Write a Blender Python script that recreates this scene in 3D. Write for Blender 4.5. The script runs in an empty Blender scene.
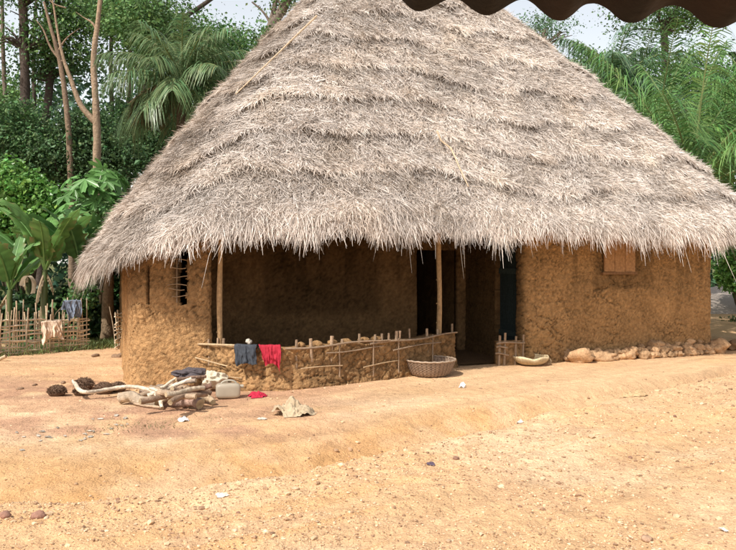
import bpy, math, random
import numpy as np

rng = np.random.default_rng(11)
random.seed(11)
PI = math.pi
scene = bpy.context.scene
col = scene.collection

# ------------------------------------------------------------------ camera numbers
F, CX, HZ, EYE = 740.0, 368.0, 262.0, 1.7        # focal length and horizon in photo pixels, eye height in metres

def at(px, py, Y):
    return np.array([(px - CX) / F * Y, Y, EYE + (HZ - py) / F * Y])

def on_ground(px, py, z=0.0):
    Y = (EYE - z) * F / (py - HZ)
    return np.array([(px - CX) / F * Y, Y, z])

# ------------------------------------------------------------------ noise
def _h(ix, iy, iz, seed):
    h = (ix.astype(np.int64) * 374761393 + iy.astype(np.int64) * 668265263 + iz.astype(np.int64) * 2147483647 + seed * 974634777) & 0xffffffff
    h = ((h ^ (h >> 13)) * 1274126177) & 0xffffffff
    h = ((h ^ (h >> 16)) * 2246822519) & 0xffffffff
    h = h ^ (h >> 15)
    return (h & 0xffffff) / float(0xffffff)

def vnoise(p, seed=0):
    p = np.asarray(p, float)
    i = np.floor(p).astype(np.int64); f = p - i
    f = f * f * (3 - 2 * f)
    r = 0
    for dx in (0, 1):
        wx = f[..., 0] if dx else 1 - f[..., 0]
        for dy in (0, 1):
            wy = f[..., 1] if dy else 1 - f[..., 1]
            for dz in (0, 1):
                wz = f[..., 2] if dz else 1 - f[..., 2]
                r = r + wx * wy * wz * _h(i[..., 0] + dx, i[..., 1] + dy, i[..., 2] + dz, seed)
    return r

def fbm(p, seed=0, oct=4):
    p = np.asarray(p, float); a = .5; r = 0; n = 0
    for k in range(oct):
        r = r + a * vnoise(p * (2.03 ** k) + k * 17.3, seed + k); n += a; a *= .5
    return r / n

def worley(p, seed=0):
    p = np.asarray(p, float); i = np.floor(p).astype(np.int64)
    f1 = np.full(p.shape[:-1], 9.0); f2 = f1.copy()
    for dx in (-1, 0, 1):
        for dy in (-1, 0, 1):
            for dz in (-1, 0, 1):
                cx, cy, cz = i[..., 0] + dx, i[..., 1] + dy, i[..., 2] + dz
                d = np.sqrt((cx + _h(cx, cy, cz, seed) - p[..., 0]) ** 2 + (cy + _h(cx, cy, cz, seed + 1) - p[..., 1]) ** 2
                            + (cz + _h(cx, cy, cz, seed + 2) - p[..., 2]) ** 2)
                m = d < f1
                f2 = np.where(m, f1, np.minimum(f2, d)); f1 = np.where(m, d, f1)
    return f1, f2

def smooth(a, b, x):
    t = np.clip((np.asarray(x, float) - a) / (b - a), 0, 1)
    return t * t * (3 - 2 * t)

def unit(v):
    v = np.asarray(v, float)
    return v / (np.linalg.norm(v, axis=-1, keepdims=True) + 1e-12)

# ------------------------------------------------------------------ materials
def new_mat(name):
    m = bpy.data.materials.new(name); m.use_nodes = True
    nt = m.node_tree; nt.nodes.clear()
    out = nt.nodes.new('ShaderNodeOutputMaterial')
    b = nt.nodes.new('ShaderNodeBsdfPrincipled')
    nt.links.new(b.outputs[0], out.inputs[0])
    return m, nt, b, out

def col_mat(name, rough=.85, spec=.2, noise=(20, .35), bumps=(), trans=0.0, tint=(1, 1, 1), metallic=0.0, sheen=0.0):
    """vertex colour 'Col' x fine noise, with bump layers [(scale, distance)] in metres of object space"""
    m, nt, b, out = new_mat(name)
    N, L = nt.nodes.new, nt.links.new
    at_ = N('ShaderNodeAttribute'); at_.attribute_name = 'Col'
    tc = N('ShaderNodeTexCoord')
    nz = N('ShaderNodeTexNoise'); nz.inputs['Scale'].default_value = noise[0]; nz.inputs['Detail'].default_value = 5
    L(tc.outputs['Object'], nz.inputs['Vector'])
    mr = N('ShaderNodeMapRange'); mr.inputs[1].default_value = .25; mr.inputs[2].default_value = .75
    mr.inputs[3].default_value = 1 - noise[1]; mr.inputs[4].default_value = 1 + noise[1]
    L(nz.outputs['Fac'], mr.inputs[0])
    mx = N('ShaderNodeVectorMath'); mx.operation = 'SCALE'
    L(at_.outputs['Color'], mx.inputs[0]); L(mr.outputs[0], mx.inputs['Scale'])
    src = mx.outputs[0]
    if tint != (1, 1, 1):
        mm = N('ShaderNodeVectorMath'); mm.operation = 'MULTIPLY'; mm.inputs[1].default_value = tint
        L(src, mm.inputs[0]); src = mm.outputs[0]
    L(src, b.inputs['Base Color'])
    b.inputs['Roughness'].default_value = rough
    b.inputs['Specular IOR Level'].default_value = spec
    b.inputs['Metallic'].default_value = metallic
    prev = None
    for k, (sc, dist) in enumerate(bumps):
        t = N('ShaderNodeTexNoise'); t.inputs['Scale'].default_value = sc; t.inputs['Detail'].default_value = 4
        L(tc.outputs['Object'], t.inputs['Vector'])
        bp = N('ShaderNodeBump'); bp.inputs['Distance'].default_value = dist; bp.inputs['Strength'].default_value = 1
        L(t.outputs['Fac'], bp.inputs['Height'])
        if prev: L(prev.outputs[0], bp.inputs['Normal'])
        prev = bp
    if prev: L(prev.outputs[0], b.inputs['Normal'])
    if trans > 0:
        tr = N('ShaderNodeBsdfTranslucent'); ms = N('ShaderNodeMixShader'); ms.inputs[0].default_value = trans
        L(src, tr.inputs['Color']); L(b.outputs[0], ms.inputs[1]); L(tr.outputs[0], ms.inputs[2]); L(ms.outputs[0], out.inputs[0])
    return m

M = {}
M['soil'] = col_mat('dry_sandy_soil', .95, .1, (55, .22), ((14, .03), (55, .016), (180, .006)))
M['mud'] = col_mat('mud_daub', .95, .1, (22, .25), ((30, .03), (90, .014)))
M['thatch'] = col_mat('dry_thatch', .8, .15, (30, .15), (), .15)
M['thatch_under'] = col_mat('thatch_base', .95, .05, (30, .4), ((40, .03),))
M['bark'] = col_mat('bark', .9, .1, (14, .35), ((25, .02), (80, .006)))
M['leaf'] = col_mat('leaf', .55, .3, (3, .2), (), .25)
M['gloss_leaf'] = col_mat('glossy_leaf', .38, .45, (5, .2), (), .3)
M['wood'] = col_mat('weathered_wood', .85, .15, (25, .3), ((50, .006),))
M['cloth'] = col_mat('cotton_cloth', .9, .1, (40, .15), ((160, .003),))
M['stone'] = col_mat('laterite_stone', .95, .1, (30, .25), ((40, .01), (140, .004)))
M['rust'] = col_mat('rusty_sheet', .75, .3, (9, .6), ((60, .002),), metallic=.2)
M['plastic'] = col_mat('cloudy_plastic', .35, .5, (12, .08), (), .4)
M['weave'] = col_mat('woven_cane', .8, .2, (60, .3), ((90, .004),))

# ------------------------------------------------------------------ mesh builder
LOC = {}

class MB:
    def __init__(s):
        s.v, s.c, s.q, s.t, s.n = [], [], [], [], 0
    def add(s, v, quads=None, tris=None, c=(.5, .5, .5)):
        v = np.asarray(v, float).reshape(-1, 3); c = np.asarray(c, float)
        if c.ndim == 1: c = np.tile(c, (len(v), 1))
        s.v.append(v); s.c.append(c.reshape(-1, 3))
        if quads is not None and len(quads): s.q.append(np.asarray(quads, np.int64).reshape(-1, 4) + s.n)
        if tris is not None and len(tris): s.t.append(np.asarray(tris, np.int64).reshape(-1, 3) + s.n)
        s.n += len(v)
    def grid(s, P, c, close_u=False):
        """P (n,m,3)"""
        n, m = P.shape[:2]
        idx = np.arange(n * m).reshape(n, m)
        a = idx if close_u else idx[:-1]
        b = np.roll(idx, -1, 0) if close_u else idx[1:]
        q = np.stack([a[:, :-1], b[:, :-1], b[:, 1:], a[:, 1:]], -1).reshape(-1, 4)
        c = np.asarray(c, float)
        s.add(P.reshape(-1, 3), q, c=c if c.ndim == 1 else c.reshape(-1, 3))
    def tube(s, path, rad, sides=8, c=(.3, .2, .1), cap=True, wob=0.0, capc=None):
        path = np.asarray(path, float); k = len(path)
        rad = np.atleast_1d(np.asarray(rad, float)); rad = np.interp(np.linspace(0, 1, k), np.linspace(0, 1, len(rad)), rad) if len(rad) > 1 else np.full(k, rad[0])
        tan = unit(np.gradient(path, axis=0))
        ref = np.array([0, 0, 1.0]) if abs(unit(path[-1] - path[0])[2]) < .8 else np.array([1.0, 0, 0])
        A = unit(np.cross(tan, ref)); B = np.cross(tan, A)
        ang = np.linspace(0, 2 * PI, sides, endpoint=False)
        r = rad[:, None] * (1 + wob * (rng.random((k, sides)) - .5) * 2)
        P = path[:, None] + r[..., None] * (np.cos(ang)[None, :, None] * A[:, None] + np.sin(ang)[None, :, None] * B[:, None])
        idx = np.arange(k * sides).reshape(k, sides)
        nx = np.roll(idx, -1, 1)
        q = np.stack([idx[:-1], nx[:-1], nx[1:], idx[1:]], -1).reshape(-1, 4)
        c = np.asarray(c, float)
        if c.ndim == 2: cc = np.repeat(c, sides, 0)
        else: cc = np.tile(c, (k * sides, 1))
        cc = cc * (1 + .3 * (rng.random((len(cc), 1)) - .5))
        s.add(P.reshape(-1, 3), q, c=cc)
        if cap:
            for e in (0, -1):
                ring = P[e]; v = np.vstack([ring, ring.mean(0)])
                tr = [(i, (i + 1) % sides, sides) for i in range(sides)]
                s.add(v, None, tr, c=np.tile(capc if capc is not None else cc[0], (len(v), 1)))
    def ribbons(s, P, W, c):
        """P (n,k,3) centre lines, W (n,k,3) half-width vectors, c (n,3) or (n,k,3)"""
        n, k = P.shape[:2]
        V = np.stack([P - W, P + W], 2)
        idx = np.arange(n * k * 2).reshape(n, k, 2)
        q = np.stack([idx[:, :-1, 0], idx[:, :-1, 1], idx[:, 1:, 1], idx[:, 1:, 0]], -1).reshape(-1, 4)
        c = np.asarray(c, float)
        if c.ndim == 2: c = np.repeat(c[:, None], k, 1)
        s.add(V.reshape(-1, 3), q, c=np.repeat(c[:, :, None], 2, 2).reshape(-1, 3))
    def leaves(s, P, D, S, L, Wd, c):
        """diamond leaves: base P, direction D, side S, length L, half width Wd"""
        Nn = np.cross(D, S)
        mid = P + D * (L * .45)[:, None]
        V = np.stack([P, mid + S * Wd[:, None] + Nn * (.12 * L)[:, None], P + D * L[:, None], mid - S * Wd[:, None] + Nn * (.12 * L)[:, None]], 1)
        n = len(P)
        s.add(V.reshape(-1, 3), np.arange(n * 4).reshape(n, 4), c=np.repeat(c[:, None], 4, 1).reshape(-1, 3))
    def build(s, name, mat, parent=None, smooth_=True, loc=None):
        v = np.vstack(s.v); c = np.vstack(s.c)
        q = np.vstack(s.q) if s.q else np.zeros((0, 4), np.int64)
        t = np.vstack(s.t) if s.t else np.zeros((0, 3), np.int64)
        if parent is not None:
            base = LOC[parent.name]
            org = base if loc is None else np.asarray(loc, float)
        else:
            base = np.zeros(3)
            org = np.array([(v[:, 0].min() + v[:, 0].max()) / 2, (v[:, 1].min() + v[:, 1].max()) / 2, v[:, 2].min()]) if loc is None else np.asarray(loc, float)
        me = bpy.data.meshes.new(name)
        me.vertices.add(len(v)); me.vertices.foreach_set('co', (v - org).astype(np.float32).ravel())
        nl = len(q) * 4 + len(t) * 3
        me.loops.add(nl); me.loops.foreach_set('vertex_index', np.concatenate([q.ravel(), t.ravel()]).astype(np.int32))
        npoly = len(q) + len(t)
        me.polygons.add(npoly)
        st = np.concatenate([np.arange(len(q)) * 4, len(q) * 4 + np.arange(len(t)) * 3]).astype(np.int32)
        me.polygons.foreach_set('loop_start', st)
        me.polygons.foreach_set('use_smooth', np.full(npoly, smooth_, bool))
        me.update(calc_edges=True); me.validate()
        a = me.color_attributes.new('Col', 'FLOAT_COLOR', 'POINT')
        a.data.foreach_set('color', np.hstack([np.clip(c, 0, 1), np.ones((len(c), 1))]).astype(np.float32).ravel())
        me.materials.append(M[mat] if isinstance(mat, str) else mat)
        o = bpy.data.objects.new(name, me); col.objects.link(o)
        o.location = org - base
        if parent is not None: o.parent = parent
        LOC[o.name] = org
        return o

def tag(o, label=None, cat=None, group=None, kind=None):
    if label: o['label'] = label
    if cat: o['category'] = cat
    if group: o['group'] = group
    if kind: o['kind'] = kind
    return o

def thing(name, label, cat, loc, group=None):
    o = bpy.data.objects.new(name, None); col.objects.link(o)
    o.empty_display_size = .2
    o.location = loc; LOC[o.name] = np.asarray(loc, float)
    return tag(o, label, cat, group)

def ico(sub=1):
    import bmesh
    bm = bmesh.new(); bmesh.ops.create_icosphere(bm, subdivisions=sub, radius=1)
    v = np.array([x.co[:] for x in bm.verts]); f = np.array([[x.index for x in fc.verts] for fc in bm.faces]); bm.free()
    return v, f
ICO = {k: ico(k) for k in (1, 2, 3, 5)}

# ------------------------------------------------------------------ world, sun, camera
cam_d = bpy.data.cameras.new('camera'); cam = bpy.data.objects.new('camera', cam_d); col.objects.link(cam)
cam.location = (0, 0, EYE); cam.rotation_euler = (PI / 2, 0, 0)
cam_d.sensor_width = 36; cam_d.lens = 36 * F / 736.0
cam_d.shift_y = -(275 - HZ) / 736.0
cam_d.clip_start = .05; cam_d.clip_end = 2000
scene.camera = cam

# house frame
CA, SA = math.cos(math.radians(20)), math.sin(math.radians(20))
U = np.array([CA, SA, 0]); V = np.array([-SA, CA, 0]); A0 = np.array([-3.28, 9.98, 0])
def Wd(u, v, z):
    u, v, z = np.broadcast_arrays(np.asarray(u, float), np.asarray(v, float), np.asarray(z, float))
    return A0 + u[..., None] * U + v[..., None] * V + z[..., None] * np.array([0, 0, 1.0])
def to_uv(p):
    d = np.asarray(p) - A0
    return d @ U, d @ V

sun_dir = unit(-.55 * U - .30 * V + np.array([0, 0, .78]))
sd = bpy.data.lights.new('sun', 'SUN'); sd.energy = 5.0; sd.angle = math.radians(.5); sd.color = (1, .955, .88)
so = bpy.data.objects.new('sun', sd); col.objects.link(so)
from mathutils import Vector
so.rotation_euler = Vector(sun_dir).to_track_quat('Z', 'Y').to_euler()
world = bpy.data.worlds.new('World'); scene.world = world; world.use_nodes = True
nt = world.node_tree; bg = nt.nodes['Background']
sky = nt.nodes.new('ShaderNodeTexSky'); sky.sky_type = 'NISHITA'; sky.sun_disc = False
sky.sun_elevation = math.asin(sun_dir[2]); sky.sun_rotation = math.atan2(sun_dir[0], sun_dir[1])
sky.air_density = 1.0; sky.dust_density = 3.0; sky.ozone_density = 1.0
# white tropical haze, thick towards the horizon
tcw = nt.nodes.new('ShaderNodeTexCoord'); sep = nt.nodes.new('ShaderNodeSeparateXYZ'); nt.links.new(tcw.outputs['Generated'], sep.inputs[0])
mrw = nt.nodes.new('ShaderNodeMapRange'); mrw.inputs[1].default_value = .10; mrw.inputs[2].default_value = .75; mrw.inputs[3].default_value = 1.0; mrw.inputs[4].default_value = .12
nt.links.new(sep.outputs[2], mrw.inputs[0])
hz_ = nt.nodes.new('ShaderNodeVectorMath'); hz_.operation = 'SCALE'; hz_.inputs[0].default_value = (8.6, 8.3, 7.5); nt.links.new(mrw.outputs[0], hz_.inputs['Scale'])
haze = nt.nodes.new('ShaderNodeVectorMath'); haze.operation = 'ADD'; nt.links.new(hz_.outputs[0], haze.inputs[1])
nt.links.new(sky.outputs[0], haze.inputs[0]); nt.links.new(haze.outputs[0], bg.inputs[0]); bg.inputs[1].default_value = .105
scene.view_settings.view_transform = 'Standard'; scene.view_settings.look = 'None'
scene.view_settings.exposure = 0; scene.view_settings.gamma = 1
scene.cycles.max_bounces = 6; scene.cycles.diffuse_bounces = 4; scene.cycles.transparent_max_bounces = 6

# ------------------------------------------------------------------ ground
DLX = np.array([-60, -6, -2.63, -1.55, -.56, .9, 3.48, 5.8, 60]); DLY = np.array([3.6, 4.9, 5.2, 5.5, 6.05, 7.27, 9.46, 11.4, 20.])
DWX = np.array([-60, -3, -1.5, 0, 1.5, 3.5, 6, 60]); DWY = np.array([1.3, 1.4, 1.6, 1.5, 1.1, .7, .45, .3])
def ground_z(x, y, fine=True):
    x = np.asarray(x, float); y = np.asarray(y, float)
    p = np.stack([x, y, np.zeros_like(x)], -1)
    wob = (fbm(p * 1.6, 3) - .5) * .35
    s = y - np.interp(x, DLX, DLY) + wob
    w = np.interp(x, DWX, DWY)
    z = .05 * smooth(.05, -.5, s) * smooth(-2.2, -.4, s) - .23 * smooth(-.15, .09, s) * (1 - smooth(.08, w, s))
    # pad edge: the beaten yard by the house lies a touch higher
    z = z + .03 * smooth(7.4, 8.4, y + .25 * x * 0 + (fbm(p * .9, 9) - .5))
    z = z + .05 * (fbm(p * .55, 21) - .5)
    # wheel ruts of the track, running along the ditch
    r = np.sin((s + .6) * 5.2) * .012 * smooth(.0, -.3, s)
    z = z + r
    if fine:
        rough = smooth(.1, -.25, s) * .9 + .35
        along_ = x * .74 + y * .67
        st = fbm(np.stack([along_ * .45, s * 4.5, 0 * x], -1), 16, 4) - .5
        z = z + .045 * st * (1 - smooth(9, 12, y) * .6)
        z = z + rough * (.034 * (fbm(p * 5, 31, 4) - .5) + .026 * (fbm(p * 15, 41, 2) - .5))
        f1, _ = worley(p * np.array([9, 9, 1]), 55)
        z = z + rough * .012 * np.clip(.35 - f1, 0, 1) / .35 * smooth(.45, .7, fbm(p * 1.3, 77))
    far = smooth(13.5, 22, y)
    return z * (1 - .6 * far) - .05 * 0

def gz(x, y):
    return float(ground_z(np.array([x]), np.array([y]))[0])

def axis(lo, hi, step, outlo, outhi):
    a = np.arange(lo, hi + 1e-6, step)
    l = lo - np.cumsum(step * 1.18 ** np.arange(1, 60)); l = l[l > outlo]
    h = hi + np.cumsum(step * 1.18 ** np.arange(1, 60)); h = h[h < outhi]
    return np.concatenate([[outlo], l[::-1], a, h, [outhi]])

def soil_colour(p):
    x, y = p[..., 0], p[..., 1]
    q = np.stack([x, y, 0 * x], -1)
    wob = (fbm(q * 1.6, 3) - .5) * .35
    s = y - np.interp(x, DLX, DLY) + wob
    w = np.interp(x, DWX, DWY)
    sand = np.array([.69, .435, .235]); pale = np.array([.745, .515, .315]); orange = np.array([.58, .315, .125]); brown = np.array([.47, .27, .17]); red = np.array([.68, .43, .25])
    n1 = fbm(q * .8, 5)[..., None]; n2 = fbm(q * 3.1, 6)[..., None]
    c = sand + (pale - sand) * smooth(.4, .62, n1)
    ditch = (smooth(-.3, .35, s) * (1 - smooth(.6 * w, 1.25 * w, s)))[..., None]
    c = c + (orange - c) * .75 * ditch * (smooth(.3, .6, n2) * .5 + .5) * (smooth(3.2, 1.2, x) * smooth(-4.5, -2.0, x) * .75 + .25)[..., None]
    yard = (smooth(8.6, 9.4, y + .12 * x + 1.2 * (fbm(q * .7, 8) - .5)))[..., None]
    c = c + (sand * .98 - c) * .6 * yard
    litter = smooth(.7, -1.6, x + (fbm(q * 1.1, 12) - .5) * 1.4) * smooth(6.9, 7.35, y + (fbm(q * 1.5, 13) - .5) * .6 + x * .02) * (1 - .65 * smooth(9.6, 11.5, y))
    c = c + (brown - c) * (.9 * litter)[..., None] * smooth(.25, .6, n2)
    c = c + (red - c) * (smooth(.52, .7, fbm(q * 1.9, 14)) * .5)[..., None]
    # greenish, trampled margin by the plants
    far = smooth(14.5, 16.5, y - .05 * x)[..., None]
    c = c + (np.array([.12, .13, .05]) - c) * far * smooth(4, -2, x)[..., None]
    far2 = (smooth(20, 26, y) * smooth(7, 3, x) + smooth(33, 40, y) * smooth(3, 7, x))[..., None]
    c = c + (np.array([.14, .15, .06]) - c) * np.clip(far2, 0, 1)
    along_ = x * .74 + y * .67
    st = fbm(np.stack([along_ * .45, s * 4.5, 0 * x], -1), 16, 4)[..., None]
    c = c * (1 + .42 * (st - .5))
    c = c + (orange - c) * .5 * smooth(.55, .7, st) * smooth(1, -2, s)[..., None]
    c = c * (.80 + .40 * fbm(q * 11, 15, 4)[..., None])
    return c

gx = axis(-6.6, 8.6, .034, -400, 400); gy = axis(4.0, 13.2, .028, -60, 600)
X, Y = np.meshgrid(gx, gy, indexing='ij')
Z = ground_z(X, Y)
G = np.stack([X, Y, Z], -1)
mb = MB(); mb.grid(G, soil_colour(G))
tag(mb.build('ground', 'soil', loc=(0, 0, 0)), kind='structure')

# gravel strewn over the track
def pebbles(n, xr, yr, size, dens, seed, flat=.6):
    r = np.random.default_rng(seed)
    k = n * 6
    d = r.uniform(0, 1, k)
    y = yr[0] * (yr[1] / yr[0]) ** d
    x = (r.uniform(xr[0], xr[1], k)) * y / 10.0
    w = dens(x, y)
    keep = r.random(k) < w
    x, y = x[keep][:n], y[keep][:n]; n = len(x)
    z = ground_z(x, y)
    s = np.exp(r.normal(math.log(size), .45, n)) * (.8 + .04 * y)
    iv, it = ICO[1]
    Vv = iv[None] * (1 + .35 * (r.random((n, len(iv), 1)) - .5) * 2) * s[:, None, None] * np.stack([r.uniform(.7, 1.3, n), r.uniform(.7, 1.3, n), r.uniform(flat * .7, flat * 1.2, n)], -1)[:, None]
    Vv = Vv + np.stack([x, y, z + s * .18], -1)[:, None]
    T = it[None] + (np.arange(n) * len(iv))[:, None, None]
    pal = np.array([[.70, .49, .30], [.62, .41, .24], [.50, .32, .19], [.74, .54, .35], [.34, .21, .13]])
    c = pal[r.integers(0, 5, n)] * r.uniform(.75, 1.15, (n, 1))
    return Vv.reshape(-1, 3), T.reshape(-1, 3), np.repeat(c, len(iv), 0)

def dens_track(x, y):
    p = np.stack([x, y, 0 * x], -1)
    s = y - np.interp(x, DLX, DLY)
    return np.clip(smooth(.15, -.1, s) * (.25 + .9 * smooth(.42, .62, fbm(p * 1.4, 71))) + .14 + .4 * smooth(.1, -.1, np.abs(s) - .1), 0, 1)
mb = MB()
v, t, c = pebbles(21000, (-6.5, 6.5), (4.1, 11), .0052, lambda x, y: dens_track(x, y) * .8, 5); mb.add(v, None, t, c)
v, t, c = pebbles(1500, (-6, 6), (4.1, 11.5), .0085, dens_track, 6); mb.add(v, None, t, c)
tag(mb.build('gravel', 'stone', loc=(0, 0, 0), smooth_=False), 'loose gravel scattered over the sandy track', kind='stuff')

def rock_mesh(mb, p, s, colr, seed, sub=2, squash=(1, 1, .7), rough=.3):
    iv, it = ICO[sub]
    r = np.random.default_rng(seed)
    w1, w2 = worley(iv * 1.25 + seed * 2.1, seed + 40)
    n = (w1 - .5) * rough * 1.1 + (fbm(iv * 1.3 + seed * 3.7, seed) - .5) * 2 * rough * 1.3 + (fbm(iv * 4 + seed, seed + 3, 2) - .5) * rough * .8
    vv = iv * (1 + n[:, None]) * s * np.asarray(squash)
    a = r.uniform(0, 2 * PI); ca, sa = math.cos(a), math.sin(a)
    vv = vv @ np.array([[ca, sa, 0], [-sa, ca, 0], [0, 0, 1]])
    cc = np.asarray(colr) * (.8 + .4 * fbm(iv * 3, seed + 9)[:, None])
    mb.add(vv + p, None, it, cc)

def stone(px, py, rpx, colr, label, group=None, seed=0, name='stone', z=None, squash=(1, .9, .65)):
    p = on_ground(px, py); s = rpx / F * p[1]
    p[2] = gz(p[0], p[1]) + s * squash[2] * .45 if z is None else z
    mb = MB(); rock_mesh(mb, p, s, colr, seed, squash=squash)
    return tag(mb.build(name, 'stone', smooth_=True), label, 'stone', group)

stone(39, 525, 8, (.33, .18, .13), 'dark reddish stone, largest one lying loose on the gravel track', seed=3)
stone(5, 526, 6, (.34, .19, .14), 'rounded brown stone beside the dark reddish stone on the track', seed=4)
stone(231, 482, 8, (.30, .17, .09), 'flat dark stone at the near lip of the ditch', seed=5, squash=(1.3, .7, .4))
stone(420, 438, 6, (.42, .26, .14), 'tan stone lodged where the ditch narrows', seed=6)
stone(647, 539, 6, (.46, .30, .20), 'pale brown stone among gravel in the near corner of the track', seed=7)
for k, (px, py, r) in enumerate([(206, 525, 4), (220, 522, 3.5), (238, 519, 3), (152, 488, 3.5), (336, 440, 4), (456, 464, 5), (478, 484, 4), (394, 503, 3.2), (520, 505, 3), (330, 499, 3), (560, 470, 3.4), (630, 455, 3.2), (600, 520, 3.5), (700, 480, 3), (118, 505, 3.2), (300, 522, 3.5), (76, 470, 3), (675, 420, 3), (270, 478, 3.2), (434, 486, 3.0)]):
    stone(px, py, r * .68, [(.40, .25, .15), (.42, .27, .16), (.28, .16, .11)][k % 3], 'small brown stone lying loose on the sandy track', 'loose stones on the track', seed=20 + k)

# ------------------------------------------------------------------ roof surface
UC, VC, AL, AR, BF, NE, ZR, RL, PB = 5.3, 3.3, 5.80, 6.75, 4.4, 5.0, 7.9, .9, 1.10
def eave_uv(th):
    c, s = np.cos(th), np.sin(th)
    e = 2.0 / NE
    a = np.where(c < 0, AL, AR)
    eu = UC + a * np.sign(c) * np.abs(c) ** e
    return eu, VC - bf(eu, s) * np.sign(s) * np.abs(s) ** e
def bf(eu, s):
    return BF - .36 * smooth(2, 5.5, eu) * (s > 0)
def eave_z(u):
    return 2.31 - .53 * smooth(1.7, -.7, u) - .0 * smooth(8, 11.6, u)
NT = 9.0
def roof_pt(th, t, off=True, extra=0.0):
    eu, ev = eave_uv(th)
    c, s = np.cos(th), np.sin(th); e = 2.0 / NE
    ru = UC + RL * np.sign(c) * np.abs(c) ** e; rv = VC - .12 * np.sign(s) * np.abs(s) ** e
    k = np.clip(t, -1, 1); k = np.sign(k) * np.abs(k) ** PB
    u = eu + (ru - eu) * k; v = ev + (rv - ev) * k
    z = eave_z(eu) + (ZR - eave_z(eu)) * t
    if off is not False:
        p = np.stack([eu * .55, ev * .55, t * 0], -1)
        cc = t * NT + (fbm(p * 1.4, 101) - .5) * 1.25
        f = cc - np.floor(cc)
        d = (.022 + .052 * smooth(.35, .65, fbm(p * 2.3 + t[..., None] * 9 if np.ndim(t) else p * 2.3, 107))) * (1 - f) ** 1.6 + .11 * (fbm(np.stack([u * 1.2, v * 1.2, z * 1.2], -1), 103) - .5) + extra
        nu, nv = (u - UC), (v - VC); ln = np.sqrt(nu ** 2 + nv ** 2) + 1e-6
        u = u + d * .75 * nu / ln; v = v + d * .75 * nv / ln; z = z + d * .65
    return Wd(u, v, z)
def roof_z(u, v):
    a = np.where(u < UC, AL, AR)
    g = (np.abs((u - UC) / a) ** NE + np.abs((v - VC) / bf(u, VC - v)) ** NE) ** (1 / NE)
    t = np.sign(1 - g) * np.abs(1 - g) ** (1 / PB)
    eu = UC + (u - UC) / np.maximum(g, 1e-3)
    return eave_z(eu) + (ZR - eave_z(eu)) * t

hut = thing('mud_hut', 'mud walled hut with a tall shaggy thatched roof and an open veranda', 'hut', Wd(5.2, 3.3, 0.0))

# arclength table round the eave
_w = np.linspace(0, 1, 3001)[:-1]; _g = _w ** 2.6 / (_w ** 2.6 + (1 - _w) ** 2.6)
_th = np.concatenate([(_g + k) * PI / 2 for k in range(4)] + [[2 * PI]])
_eu, _ev = eave_uv(_th)
_sl = np.concatenate([[0], np.cumsum(np.hypot(np.diff(_eu), np.diff(_ev)))])
PER = _sl[-1]
def th_of(q):
    return np.interp(q, _sl, _th)

def frame(th, t):
    e = 1e-3
    P = roof_pt(th, t)
    d = unit(roof_pt(th, t - .004, False) - roof_pt(th, t + .004, False))      # down the slope
    l = roof_pt(th + e, t, False) - roof_pt(th - e, t, False)
    l = unit(l - (l * d).sum(-1, keepdims=True) * d)
    n = np.cross(d, l); n = unit(n * np.sign(n[..., 2:3]))
    return P, d, l, n

# shell
tt = np.linspace(-.005, 1, 90); qq = th_of(np.linspace(0, PER, 360, endpoint=False))
TH, TT = np.meshgrid(qq, tt, indexing='ij')
mb = MB()
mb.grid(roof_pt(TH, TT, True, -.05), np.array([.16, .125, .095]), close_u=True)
mb.grid(roof_pt(TH[:, :60], TT[:, :60], True, -.22), np.array([.07, .05, .035]), close_u=True)

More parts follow.
